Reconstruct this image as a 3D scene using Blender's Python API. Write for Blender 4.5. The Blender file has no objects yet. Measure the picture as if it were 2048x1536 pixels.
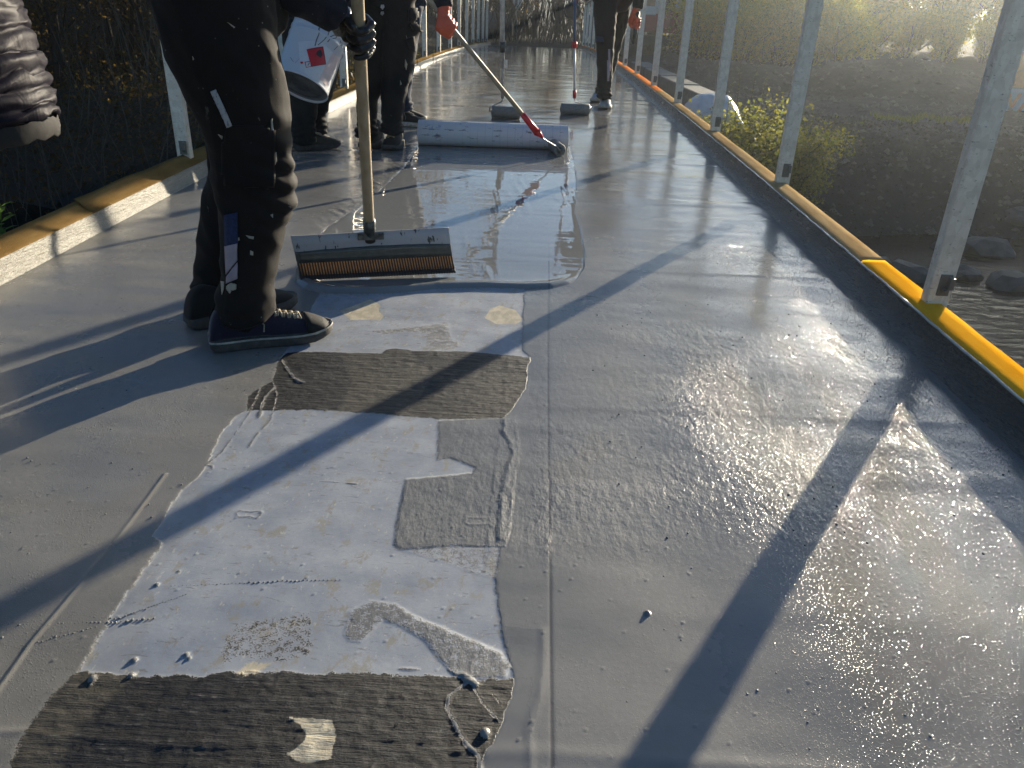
import bpy, bmesh, math, random
import numpy as np
from mathutils import Vector, Matrix, noise as mnoise
random.seed(7); rng = np.random.default_rng(11)
S = bpy.context.scene; C = bpy.context.collection
PI = math.pi; rad = math.radians

# ------------------------------------------------------------------ camera
CAMZ = .85; FOC = 1584.7
PITCH, YAW, ROLL = .46268, -.0211, .03883
def cam_axes():
    cp, sp = math.cos(PITCH), math.sin(PITCH); cy, sy = math.cos(YAW), math.sin(YAW)
    f = np.array([sy*cp, cy*cp, -sp]); r = np.array([cy, -sy, 0.]); u = np.cross(r, f)
    cr, sr = math.cos(ROLL), math.sin(ROLL)
    return r*cr+u*sr, -r*sr+u*cr, f
AR, AU, AF = cam_axes()
cd = bpy.data.cameras.new('camera'); cam = bpy.data.objects.new('camera', cd); C.objects.link(cam)
cd.sensor_width = 36; cd.lens = 36*FOC/2048; cd.clip_end = 2000; cd.clip_start = .05
cam.matrix_world = Matrix(((AR[0], AU[0], -AF[0], 0), (AR[1], AU[1], -AF[1], 0), (AR[2], AU[2], -AF[2], CAMZ), (0, 0, 0, 1)))
S.camera = cam

# ------------------------------------------------------------------ light
SUN_AZ, SUN_EL = rad(32.6), rad(11.0)
w = bpy.data.worlds.new('World'); S.world = w; w.use_nodes = True
wn = w.node_tree; sky = wn.nodes.new('ShaderNodeTexSky'); sky.sky_type = 'NISHITA'; sky.sun_disc = False
sky.sun_elevation = SUN_EL; sky.sun_rotation = SUN_AZ; sky.dust_density = .25; sky.air_density = 1.0; sky.ozone_density = 4.0
wn.links.new(sky.outputs[0], wn.nodes['Background'].inputs[0]); wn.nodes['Background'].inputs[1].default_value = .058
sl = bpy.data.lights.new('sun', 'SUN'); sl.energy = 5.0; sl.angle = rad(.53); sl.color = (1, .87, .67)
sun = bpy.data.objects.new('sun', sl); C.objects.link(sun)
SD = Vector((math.sin(SUN_AZ)*math.cos(SUN_EL), math.cos(SUN_AZ)*math.cos(SUN_EL), math.sin(SUN_EL)))
sun.rotation_euler = (-SD).to_track_quat('-Z', 'Y').to_euler(); sun.location = (20, 30, 20)
vs = S.view_settings; vs.view_transform = 'Standard'; vs.look = 'None'; vs.exposure = 1.45; vs.gamma = 1
S.cycles.max_bounces = 6; S.cycles.diffuse_bounces = 2; S.cycles.glossy_bounces = 3; S.cycles.transmission_bounces = 3
S.cycles.transparent_max_bounces = 4; S.cycles.volume_bounces = 0; S.cycles.sample_clamp_indirect = 6

# ------------------------------------------------------------------ measuring helpers
def ray(px, py):
    d = AF*FOC + AR*(px-1024) - AU*(py-768); return d/np.linalg.norm(d)
def ground(px, py, z=0.):
    d = ray(px, py); t = (z-CAMZ)/d[2]; return d[0]*t, d[1]*t
def at(px, py, Y):
    d = ray(px, py); t = Y/d[1]; return Vector((d[0]*t, Y, CAMZ+d[2]*t))
KC = .00208
def deck_z(Y):
    return -KC*np.maximum(Y, 0)**2/2
def deck_pt(px, py):
    z = 0.
    for _ in range(6):
        x, y = ground(px, py, z); z = float(deck_z(y))
    return x, y
def poly(pts): return np.array([deck_pt(*p) for p in pts])

# ------------------------------------------------------------------ numpy noise
def _h(ix, iy, seed):
    n = (ix.astype(np.int64)*374761393 + iy.astype(np.int64)*668265263 + seed*1442695041) & 0xffffffff
    n = ((n ^ (n >> 13))*1274126177) & 0xffffffff
    return ((n ^ (n >> 16)) & 0xffff)/65535.
def vnoise(x, y, seed=0):
    ix = np.floor(x); iy = np.floor(y); fx = x-ix; fy = y-iy
    fx = fx*fx*fx*(fx*(fx*6-15)+10); fy = fy*fy*fy*(fy*(fy*6-15)+10)
    a = _h(ix, iy, seed); b = _h(ix+1, iy, seed); c = _h(ix, iy+1, seed); d = _h(ix+1, iy+1, seed)
    return (a*(1-fx)+b*fx)*(1-fy)+(c*(1-fx)+d*fx)*fy*1.
def fbm(x, y, o=3, seed=0):
    s = 0; a = 1; t = 0
    for i in range(o):
        s = s+a*(vnoise(x*2**i, y*2**i, seed+i*17)-.5)*2; t += a; a *= .5
    return s/t
def sdf(X, Y, P):
    """signed distance to polygon P, positive inside; metres; far points clamp"""
    out = np.full(X.shape, -.2); x0, y0 = P.min(0)-.15; x1, y1 = P.max(0)+.15
    m = (X > x0) & (X < x1) & (Y > y0) & (Y < y1)
    if not m.any(): return out
    x = X[m]; y = Y[m]; d = np.full(x.shape, 9.); ins = np.zeros(x.shape, bool)
    for (ax, ay), (bx, by) in zip(P, np.roll(P, -1, 0)):
        ex, ey = bx-ax, by-ay; t = np.clip(((x-ax)*ex+(y-ay)*ey)/(ex*ex+ey*ey+1e-12), 0, 1)
        d = np.minimum(d, np.hypot(x-ax-t*ex, y-ay-t*ey))
        c = (ay > y) != (by > y)
        with np.errstate(divide='ignore', invalid='ignore'):
            ins ^= c & (x < (bx-ax)*(y-ay)/(by-ay+1e-15)+ax)
    out[m] = np.where(ins, d, -d); return out
def linedist(X, Y, P):
    out = np.full(X.shape, 1.); tt = np.zeros(X.shape); x0, y0 = P.min(0)-.04; x1, y1 = P.max(0)+.04
    m = (X > x0) & (X < x1) & (Y > y0) & (Y < y1)
    if not m.any(): return out, tt
    x = X[m]; y = Y[m]; d = np.full(x.shape, 1.); tb = np.zeros(x.shape); acc = 0
    for (ax, ay), (bx, by) in zip(P[:-1], P[1:]):
        ex, ey = bx-ax, by-ay; L = math.hypot(ex, ey)+1e-9
        t = np.clip(((x-ax)*ex+(y-ay)*ey)/L**2, 0, 1); dd = np.hypot(x-ax-t*ex, y-ay-t*ey)
        k = dd < d; d[k] = dd[k]; tb[k] = acc+t[k]*L; acc += L
    out[m] = d; tt[m] = tb; return out, tt

# ------------------------------------------------------------------ object helpers
def tag(o, label=None, cat=None, group=None, kind=None):
    if label: o['label'] = label
    if cat: o['category'] = cat
    if group: o['group'] = group
    if kind: o['kind'] = kind
    return o
def empty(name, loc=(0, 0, 0), rz=0):
    o = bpy.data.objects.new(name, None); C.objects.link(o); o.location = loc; o.rotation_euler.z = rz
    o.empty_display_size = .1; return o
def link(name, me, mats=None, parent=None, smooth=False):
    o = bpy.data.objects.new(name, me); C.objects.link(o)
    if mats is not None:
        for m in (mats if isinstance(mats, (list, tuple)) else [mats]): me.materials.append(m)
    if smooth: me.shade_smooth()
    if parent: o.parent = parent
    return o
def wlink(name, me, mats, parent, smooth=False):
    """link geometry given in world coordinates under a parent placed somewhere (no rotation)"""
    if parent is not None:
        L = Vector((0, 0, 0)); p = parent
        while p: L += p.location; p = p.parent
        me.transform(Matrix.Translation(-L))
    return link(name, me, mats, parent, smooth)
def mesh(V, F):
    me = bpy.data.meshes.new('mesh'); me.from_pydata([tuple(v) for v in V], [], F); me.update(); return me
class MB:
    def __init__(s): s.v = []; s.f = []
    def add(s, V, F):
        n = len(s.v); s.v += [tuple(v) for v in V]; s.f += [tuple(i+n for i in f) for f in F]; return s
    def box(s, c, d, R=None, bev=0):
        hx, hy, hz = d[0]/2, d[1]/2, d[2]/2
        V = [Vector((x*hx, y*hy, z*hz)) for z in (-1, 1) for y in (-1, 1) for x in (-1, 1)]
        if R is not None: V = [R @ v for v in V]
        return s.add([v+Vector(c) for v in V], [(0, 2, 3, 1), (4, 5, 7, 6), (0, 1, 5, 4), (2, 6, 7, 3), (0, 4, 6, 2), (1, 3, 7, 5)])
    def tube(s, pts, r, n=8, cap=True, sq=1.):
        pts = [Vector(p) for p in pts]; rs = r if isinstance(r, (list, tuple)) else [r]*len(pts)
        V = []; F = []; ref = None
        for i, p in enumerate(pts):
            t = (pts[min(i+1, len(pts)-1)]-pts[max(i-1, 0)]).normalized()
            if ref is None: ref = Vector((0, 0, 1)) if abs(t.z) < .9 else Vector((1, 0, 0))
            u = (ref-t*ref.dot(t)).normalized(); v = t.cross(u); ref = u
            for k in range(n):
                a = 2*PI*k/n; V.append(p+(u*math.cos(a)+v*math.sin(a)*sq)*rs[i])
        for i in range(len(pts)-1):
            for k in range(n):
                F.append((i*n+k, i*n+(k+1) % n, (i+1)*n+(k+1) % n, (i+1)*n+k))
        if cap:
            F.append(tuple(range(n-1, -1, -1))); F.append(tuple((len(pts)-1)*n+k for k in range(n)))
        return s.add(V, F)
    def prism(s, outline, z0, z1):
        n = len(outline); V = [(x, y, z0) for x, y in outline]+[(x, y, z1) for x, y in outline]
        F = [tuple(range(n-1, -1, -1)), tuple(range(n, 2*n))]+[(i, (i+1) % n, n+(i+1) % n, n+i) for i in range(n)]
        return s.add(V, F)
    def mesh(s): return mesh(s.v, s.f)
    def build(s, name, m, parent=None, smooth=False, world=False):
        return (wlink if world else link)(name, s.mesh(), m, parent, smooth)
def lathe(prof, n=24):
    V = []; F = []
    for r, z in prof:
        for k in range(n): V.append((r*math.cos(2*PI*k/n), r*math.sin(2*PI*k/n), z))
    for i in range(len(prof)-1):
        for k in range(n): F.append((i*n+k, i*n+(k+1) % n, (i+1)*n+(k+1) % n, (i+1)*n+k))
    return V, F
def frame_to(direction, up=(0, 0, 1)):
    return Vector(direction).to_track_quat('Z', 'Y').to_matrix()

# ------------------------------------------------------------------ materials
class NT:
    def __init__(s, name):
        s.m = bpy.data.materials.new(name); s.m.use_nodes = True; s.t = s.m.node_tree; s.n = s.t.nodes; s.b = s.n['Principled BSDF']
        s.tc = s.n.new('ShaderNodeTexCoord')
    def new(s, t, **k):
        n = s.n.new(t)
        for a, v in k.items():
            if a.startswith('i_'): n.inputs[a[2:].replace('_', ' ')].default_value = v
            else: setattr(n, a, v)
        return n
    def l(s, a, b): s.t.links.new(a, b); return b
    def map(s, scale=(1, 1, 1), rot=(0, 0, 0), src='Object'):
        n = s.new('ShaderNodeMapping'); n.inputs['Scale'].default_value = scale; n.inputs['Rotation'].default_value = rot
        s.l(s.tc.outputs[src], n.inputs[0]); return n.outputs[0]
    def noise(s, scale, detail=3, rough=.5, vec=None, dist=0):
        n = s.new('ShaderNodeTexNoise'); n.inputs['Scale'].default_value = scale; n.inputs['Detail'].default_value = detail
        n.inputs['Roughness'].default_value = rough; n.inputs['Distortion'].default_value = dist
        s.l(vec if vec else s.tc.outputs['Object'], n.inputs['Vector']); return n.outputs[0]
    def vor(s, scale, vec=None, feature='F1', out='Distance'):
        n = s.new('ShaderNodeTexVoronoi'); n.feature = feature; n.inputs['Scale'].default_value = scale
        s.l(vec if vec else s.tc.outputs['Object'], n.inputs['Vector']); return n.outputs[out]
    def ramp(s, fac, stops):
        n = s.new('ShaderNodeValToRGB'); e = n.color_ramp.elements
        while len(e) < len(stops): e.new(.5)
        for el, (p, c) in zip(e, stops): el.position = p; el.color = (*c, 1) if len(c) == 3 else c
        s.l(fac, n.inputs[0]); return n.outputs[0]
    def mr(s, v, a, b, c, d, smooth=False):
        n = s.new('ShaderNodeMapRange'); n.clamp = True
        if smooth: n.interpolation_type = 'SMOOTHSTEP'
        for i, x in enumerate((a, b, c, d)): n.inputs[i+1].default_value = x
        s.l(v, n.inputs[0]); return n.outputs[0]
    def math(s, op, a, b=None):
        n = s.new('ShaderNodeMath'); n.operation = op
        for i, x in enumerate((a, b)):
            if x is None: continue
            if isinstance(x, (int, float)): n.inputs[i].default_value = x
            else: s.l(x, n.inputs[i])
        return n.outputs[0]
    def mix(s, fac, a, b):
        n = s.new('ShaderNodeMix', data_type='RGBA')
        for i, x in ((0, fac), (6, a), (7, b)):
            if isinstance(x, (int, float)): n.inputs[i].default_value = x
            elif isinstance(x, tuple): n.inputs[i].default_value = (*x, 1)
            else: s.l(x, n.inputs[i])
        return n.outputs[2]
    def attr(s, name):
        n = s.new('ShaderNodeAttribute'); n.attribute_name = name; return n.outputs['Fac']
    def bump(s, h, strength=1, dist=.001, normal=None):
        n = s.new('ShaderNodeBump'); n.inputs['Strength'].default_value = strength; n.inputs['Distance'].default_value = dist
        s.l(h, n.inputs['Height'])
        if normal: s.l(normal, n.inputs['Normal'])
        s.l(n.outputs[0], s.b.inputs['Normal']); return n.outputs[0]
    def set(s, col=None, rough=None, metal=None, spec=None, coat=None):
        for k, v in (('Base Color', col), ('Roughness', rough), ('Metallic', metal), ('Specular IOR Level', spec), ('Coat Weight', coat)):
            if v is None: continue
            if isinstance(v, (int, float)): s.b.inputs[k].default_value = v
            elif isinstance(v, tuple): s.b.inputs[k].default_value = (*v, 1)
            else: s.l(v, s.b.inputs[k])
        return s
def simple(name, col, rough=.6, metal=0, var=.25, scale=20, bump=0, bd=.002, spec=.5, stretch=(1, 1, 1)):
    t = NT(name); v = t.map(stretch); n = t.noise(scale, 4, .6, v)
    lo = tuple(c*(1-var) for c in col); hi = tuple(min(1, c*(1+var)) for c in col)
    t.set(t.ramp(n, [(.3, lo), (.7, hi)]), rough, metal, spec)
    if bump: t.bump(n, bump, bd)
    return t.m

# ================================================================== DECK (structure)
XR, XL = 1.048, -1.60
def deck_material():
    t = NT('deck_coating'); P = t.tc.outputs['Object']
    fine = t.noise(420, 3, .6); mid = t.noise(90, 4, .65); big = t.noise(2.2, 4, .55); mott = t.noise(28, 4, .6)
    brush = t.noise(52, 4, .65, t.map((1.0, .55, 1)))
    streak = t.math('ADD', t.math('MULTIPLY', t.noise(110, 5, .75, t.map((.14, 1.5, 1))), .62), t.math('MULTIPLY', t.noise(75, 4, .7), .38))
    nn = t.math('SUBTRACT', t.math('ADD', t.math('MULTIPLY', mid, .5), t.math('MULTIPLY', fine, .5)), .5)
    fz = t.math('MULTIPLY', nn, t.math('ADD', t.math('MULTIPLY', t.attr('fuzz'), 9.), 1.1))
    coat = t.mr(t.math('ADD', t.attr('coat'), fz), -.05, .08, 0, 1, True)
    bit = t.mr(t.math('ADD', t.attr('bit'), t.math('MULTIPLY', nn, 2.2)), -.05, .1, 0, 1, True)
    wet = t.mr(t.attr('wet'), -.1, .3, 0, 1, True)
    # own colours, plus brown reflections painted in through the stain mask
    ccol = t.mix(t.mr(big, .35, .7, 0, 1), (.170, .170, .163), (.220, .216, .203))
    ccol = t.mix(t.math('MULTIPLY', t.mr(mott, .5, .75, 0, 1), .35), ccol, (.13, .13, .12))
    pcol = t.mix(t.mr(t.noise(11, 6, .68), .38, .62, 0, 1), (.245, .272, .315), (.325, .350, .385))
    spots = t.mr(t.noise(30, 6, .74, t.map((1, .6, 1))), .55, .62, 0, 1)
    pcol = t.mix(t.math('MULTIPLY', spots, .8), pcol, (.27, .255, .21))
    pcol = t.mix(t.mr(t.noise(120, 3, .6, t.map((1, .5, 1))), .64, .70, 0, .6), pcol, (.52, .50, .42)); pcol = t.mix(t.mr(t.noise(44, 5, .75, t.map((.6, 2.2, 1), (0, 0, .6)), .8), .60, .645, 0, .7), pcol, (.16, .155, .135))
    bcol = t.ramp(streak, [(.38, (.004, .004, .004)), (.51, (.010, .010, .010)), (.59, (.026, .0265, .027)), (.66, (.12, .117, .108))])
    tan = t.mr(t.math('ADD', t.attr('tan'), t.math('MULTIPLY', nn, 1.6)), .35, .55, 0, 1)
    under = t.mix(bit, pcol, bcol); under = t.mix(tan, under, t.mix(t.mr(brush, .4, .6, 0, 1), (.42, .37, .27), (.56, .50, .37)))
    col = t.mix(coat, under, ccol)
    col = t.mix(t.mr(t.attr('stain_reflect'), 0, 1, 0, .55), col, (.20, .175, .125))
    col = t.mix(wet, col, (.20, .205, .20))
    col = t.mix(t.mr(t.attr('seam'), .05, .6, 0, .8), col, (.05, .05, .052))
    t.set(col)
    # gloss
    r = t.math('ADD', t.attr('rgh'), t.math('MULTIPLY', t.math('SUBTRACT', mott, .5), .12))
    nc = t.math('MULTIPLY', t.math('SUBTRACT', 1., coat), .25)
    r = t.math('ADD', r, nc)
    r = t.mr(t.math('MULTIPLY', r, t.math('SUBTRACT', 1.02, wet)), .02, 1, .02, 1)
    t.set(rough=r, spec=.5); t.b.inputs['IOR'].default_value = 1.5
    # relief
    dry = t.math('SUBTRACT', 1., wet)
    scr = t.mr(t.noise(26, 5, .7, t.map((.5, 3.2, 1), (0, 0, .5)), 1.5), .62, .66, 0, 1)
    g1 = t.mr(t.vor(150), 0, .35, 1, 0, True); gm = t.mr(t.noise(14, 2), .45, .62, 0, 1)
    g2 = t.mr(t.vor(330), 0, .4, 1, 0, True)
    grain = t.math('ADD', t.math('MULTIPLY', t.math('MULTIPLY', g1, gm), 1.0), t.math('MULTIPLY', g2, .7))
    h = t.math('MULTIPLY', t.math('MULTIPLY', grain, t.attr('grain')), 1.0)
    h = t.math('ADD', h, t.math('MULTIPLY', t.math('MULTIPLY', brush, t.attr('peel')), 2.6))
    h = t.math('ADD', h, t.math('MULTIPLY', t.math('MULTIPLY', t.math('MULTIPLY', streak, bit), t.math('SUBTRACT', 1., coat)), 3.6))
    h = t.math('ADD', h, t.math('MULTIPLY', t.math('MULTIPLY', mid, .22), t.math('SUBTRACT', 1., bit)))
    h = t.math('ADD', h, t.math('MULTIPLY', coat, .3))
    t.bump(t.math('MULTIPLY', h, dry), 1.0, .0011)
    return t.m
MDECK = deck_material()

pale_out = [(648, 578), (630, 605), (608, 645), (590, 680), (575, 700), (553, 735), (545, 762), (525, 775), (497, 792), (495, 822), (470, 835), (448, 860), (430, 895), (415, 930), (400, 950), (365, 980), (345, 1005), (325, 1040), (303, 1073), (324, 1090), (290, 1140), (258, 1185), (223, 1232), (190, 1290), (158, 1342), (125, 1372), (100, 1400), (60, 1450), (25, 1520), (10, 1640), (-20, 1900), (940, 1900), (958, 1536), (975, 1500), (985, 1490), (1000, 1460), (1010, 1430), (1022, 1400), (1026, 1370), (1022, 1330), (1008, 1290), (1000, 1245), (992, 1200), (990, 1150), (1000, 1100), (997, 1060), (1000, 1030), (1005, 990), (1010, 950), (1020, 925), (1027, 905), (1020, 885), (1007, 860), (1010, 840), (1020, 820), (1040, 795), (1050, 775), (1055, 740), (1060, 715), (1044, 700), (1046, 640), (1048, 570)]
strip1 = [(575, 706), (640, 704), (765, 708), (772, 700), (790, 697), (830, 703), (930, 703), (1050, 714), (1070, 715), (1065, 740), (1060, 790), (1030, 825), (1022, 838), (880, 838), (740, 826), (620, 820), (470, 822), (490, 785), (525, 768), (540, 740)]
strip2 = [(60, 1350), (130, 1337), (158, 1345), (250, 1350), (400, 1353), (500, 1340), (560, 1346), (700, 1350), (820, 1350), (890, 1357), (930, 1362), (1060, 1362), (1060, 1900), (-300, 1900), (-100, 1500)]
bpatch = [(877, 842), (1030, 832), (1040, 905), (1030, 950), (1020, 1060), (1010, 1095), (900, 1092), (800, 1100), (788, 1090), (795, 1040), (812, 958), (905, 950), (945, 946), (950, 935), (900, 915), (875, 920)]
bfringe = [(790, 1096), (1005, 1075), (1005, 1160), (960, 1150), (900, 1128), (840, 1110)]
worm = [(690, 1270), (700, 1225), (740, 1203), (790, 1210), (830, 1235), (880, 1255), (940, 1280), (1000, 1305), (1020, 1330), (1010, 1355), (960, 1360), (910, 1352), (880, 1320), (850, 1282), (800, 1252), (765, 1240), (745, 1260), (720, 1285), (700, 1282)]
dbrush = [(470, 1245), (560, 1232), (628, 1225), (626, 1312), (560, 1327), (490, 1318), (440, 1330), (445, 1280)]
tan_p = [(572, 1436), (620, 1438), (663, 1442), (674, 1471), (663, 1520), (620, 1528), (593, 1524), (572, 1510), (607, 1488), (612, 1470), (600, 1453)]
cream1 = [(679, 621), (742, 598), (761, 611), (758, 622), (768, 632), (760, 641), (745, 639), (702, 640)]
cream2 = [(968, 636), (981, 618), (999, 611), (1032, 621), (1046, 640), (1032, 649), (994, 649)]
cream3 = [(455, 1350), (500, 1318), (560, 1322), (525, 1350), (490, 1360)]
grey3 = [(735, 662), (788, 659), (828, 654), (867, 649), (895, 649), (902, 679), (925, 690), (905, 700), (841, 704), (854, 687), (852, 667), (816, 664), (770, 668)]
pool = [(591, 566), (607, 580), (654, 590), (716, 591), (760, 590), (810, 587), (872, 580), (966, 577), (1047, 579), (1107, 576), (1138, 568), (1154, 559), (1168, 537), (1169, 500), (1160, 455), (1151, 425), (1153, 362), (1148, 320), (1140, 290), (838, 286), (818, 322), (790, 352), (745, 395), (700, 425), (655, 455), (632, 480), (606, 512), (592, 540)]
glossy = [(1010, 1255), (1085, 1262), (1082, 1400), (1060, 1480), (1062, 1560), (960, 1560), (985, 1490), (1022, 1400), (1022, 1330)]
rough_l = [(0, 935), (300, 905), (560, 690), (590, 600), (420, 560), (420, 720), (120, 850), (0, 900)]
drips = [([(566, 722), (575, 738), (588, 755), (598, 764), (608, 765)], 5.0, 9), ([(542, 755), (551, 775), (555, 790), (551, 812), (540, 843), (514, 870), (496, 896)], 3, 4),
 ([(551, 775), (531, 795), (522, 821), (517, 836)], 4.5, 8), ([(522, 777), (509, 808), (489, 843), (465, 878), (443, 905), (413, 931)], 3.4, 3.4), ([(413, 931), (424, 932), (425, 938)], 3, 3),
 ([(940, 1362), (922, 1377), (898, 1394), (894, 1419), (915, 1464), (936, 1495), (957, 1516), (960, 1545)], 4.2, 6.5), ([(947, 1377), (964, 1408), (985, 1433), (1001, 1447)], 3.0, 3.0),
 ([(940, 1356), (941, 1331), (948, 1310)], 2.6, 2.6), ([(947, 1359), (971, 1342), (992, 1331)], 1.6, 1.6), ([(925, 1352), (940, 1364), (952, 1372)], 9, 12), ([(896, 1340), (912, 1350), (925, 1352), (932, 1346)], 3, 3),
 ([(612, 960), (690, 966), (712, 968)], 1.0, 3.6), ([(800, 1338), (838, 1340)], 3.5, 3.5), ([(984, 1390), (1000, 1412)], 1.6, 1.6)]
beads = [((0, 1252), (92, 1250), 16, 2.2, 2.4), ((118, 1249), (232, 1245), 15, 2.2, 3), ((232, 1246), (308, 1238), 8, 3.6, 5.2), ((125, 1236), (238, 1238), 15, 1.8, 2.6), ((76, 1286), (192, 1256), 14, 2, 2.2),
 ((320, 1175), (480, 1168), 22, 1.0, 1.4), ((480, 1168), (575, 1163), 11, 2., 4.2), ((575, 1163), (680, 1162), 14, 3.2, .8), ((240, 1237), (372, 1191), 24, 2.0, 1.3)]
outlines = [([(473, 1027), (480, 1021), (500, 1024), (520, 1022), (524, 1027), (514, 1037), (506, 1035), (500, 1033), (476, 1034), (473, 1027)], 1.2), ([(930, 1040), (935, 1035), (975, 1036), (979, 1042), (978, 1048), (935, 1049), (930, 1045), (930, 1040)], 1.5)]
PL = {k: poly(v) for k, v in dict(pale=pale_out, s1=strip1, s2=strip2, bp=bpatch, bf=bfringe, wm=worm, db=dbrush, tn=tan_p, c1=cream1, c2=cream2, c3=cream3, g3=grey3, pool=pool, gl=glossy, rl=rough_l).items()}
ridge_l = poly([(-60, 1455), (0, 1375), (60, 1290), (128, 1212), (170, 1163), (240, 1072), (330, 950)])
ridge_b = poly([(-200, 1455), (0, 1465), (60, 1463), (200, 1478), (330, 1490), (500, 1490), (620, 1491)])
ridge_c = poly([(930, 1512), (1000, 1508), (1110, 1510), (1350, 1527), (1700, 1545)])
lap = poly([(1085, 1262), (1087, 1300), (1084, 1350), (1078, 1400), (1064, 1430), (1056, 1465), (1060, 1500), (1060, 1600)])
lap2 = poly([(1010, 840), (1007, 862), (1020, 885), (1027, 905), (1019, 930), (1012, 960), (1006, 1000), (1003, 1050), (1000, 1080)])
JOINTS = [PL['s1'][:, 1].mean()+k*1.03 for k in range(0, 24)]

def sm(a, lo, hi):
    t = np.clip((a-lo)/(hi-lo), 0, 1); return t*t*(3-2*t)
def deck_fields(X, Y, fine=True):
    """relief in metres above the arched base line and the masks the coating material reads"""
    A = {}
    wav = fbm(X*1.3+9, Y*4.2, 3, 1)*.0034+fbm(X*6, Y*13, 2, 5)*.0008
    D = {k: sdf(X, Y, P) for k, P in PL.items()}
    dpool = D['pool']; jag = fbm(X*38, Y*38, 3, 21)*.008+fbm(X*140, Y*140, 2, 25)*.003
    pal = D['pale']+jag*.5
    und = pal                                        # >0: bare old coating or felt
    s1 = D['s1']+jag*.35; s2 = D['s2']+jag*.6
    bit = np.maximum(s1, s2)
    cover = np.maximum(-und, D['bp']+jag*.25)          # coat where positive
    fuzz = np.zeros(X.shape)
    fz = sm(D['bf'], -.005, .012); fuzz = np.maximum(fuzz, fz*1.0); cover = np.where(fz > .02, np.maximum(cover, -.002+.0*fz), cover)
    wm = sm(D['wm'], -.006, .010); fuzz = np.maximum(fuzz, wm*.8); cover = np.where(wm > .02, np.maximum(cover, .006*wm-.003), cover)
    g3 = sm(D['g3'], -.01, .012); fuzz = np.maximum(fuzz, g3*.5); cover = np.where(g3 > .02, np.maximum(cover, .005*g3-.003), cover)
    H = wav*sm(-dpool, -.05, .05)
    H += sm(cover, -.004, .004)*.0013
    # laps of the felt below, every sheet joint shows through the coat as a low band across the deck
    for j in JOINTS:
        if Y.min() < j+.4 and Y.max() > j-.4:
            e = fbm(X*2+j*3, X*0+j, 2, 40)*.02
            H += (sm(Y-j-e, -.17, -.09)-sm(Y-j-e, .09, .17))*.0013*(sm(X, .0, .1)+sm(-X, .35, .55)*.5)
            H += np.exp(-((Y-j-e+.115)/.014)**2)*.0005*sm(X, .0, .2)
    # felt strips: torched, dragged ridges along X
    b = sm(bit, -.004, .006)*sm(und, -.01, .004)*(1-sm(cover, -.003, .003))
    H += b*(.0012+np.abs(fbm(X*5+2, Y*130+fbm(X*4, Y*8, 2, 61)*1.6, 3, 60))*-.0014+fbm(X*60, Y*90, 2, 66)*.0008+fbm(X*1.6, Y*26+X*1.2, 2, 71)*.0006)
    # seam along the bridge
    sx = .054+fbm(Y*.6, Y*0, 2, 80)*.003
    H -= np.exp(-((X-sx)/.0026)**2)*.0004*(Y > .2); A['seam'] = np.clip(1-np.abs(X-sx)/.0030, 0, 1)*(Y < 9)
    # lapped lines and ridges
    if fine:
        for P, wdt, hh in ((ridge_b, .006, .0008), (ridge_c, .012, .0010)):
            d, _ = linedist(X, Y, P); H += np.exp(-(d/wdt)**2)*hh*(1+.3*fbm(X*20, Y*20, 1, 90))
        d, _ = linedist(X, Y, ridge_l); side = np.zeros(X.shape)
        H += np.exp(-(d/.0035)**2)*.0020
        d, _ = linedist(X, Y, lap); H += np.exp(-(d/.006)**2)*.0007
        d, _ = linedist(X, Y, lap2); H += np.exp(-(d/.005)**2)*.0010*(1+.5*fbm(X*60, Y*60, 1, 91))
    inner = (D['bp'] > .0)|(D['wm'] > 0)|(D['g3'] > 0); H -= np.where(inner & (pal > .004), sm(cover, -.004, .004)*.0009, 0)
    H += sm(D['bp'], -.003, .004)*0
    # pool with a fat rounded lip
    lip = np.sqrt(np.clip(1-((np.clip(.022-dpool, 0, .022))/.022)**2, 0, 1))*(dpool > 0)
    front = sm(-(Y-2.62), 0, .3)
    lipc = .0018+.0052*front; bead = front*np.exp(-((dpool-.030)/.022)**2)*.010*sm(X, -.82, -.74)+fbm(X*2.2+Y, Y*15, 3, 98)*.00065+fbm(X*9, Y*5, 2, 99)*.0002+np.maximum(0, fbm(X*70+Y*9, Y*3.5, 2, 101)-.15)*.0016*sm(fbm(X*3, Y*2, 2, 102), .05, .3)
    H = np.where(dpool > 0, H*.25+bead+lip*lipc+fbm(X*5, Y*2.2, 2, 95)*.0005+fbm(X*1.3, Y*.7, 1, 96)*.0008, H)
    # streaks dragged out left of the pool
    st = (dpool < -.002)*np.exp(-((dpool+.03)/.05)**2)*sm(Y, 2.75, 3.2)*(X < -.35)
    H += st*np.abs(fbm(X*30+Y*22, Y*3-X*4, 2, 97))*.004
    # grit in the coat
    if fine:
        n = X.shape; gr = rng.random(n)
        dens = .0016+.004*sm(X, .15, .9)+.0012*sm(-X, .5, 1.)
        m = (gr < dens*.8) & (dpool < -.01); H[m] += rng.uniform(.0006, .0018, m.sum())
    drip = np.full(X.shape, -1.)
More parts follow.
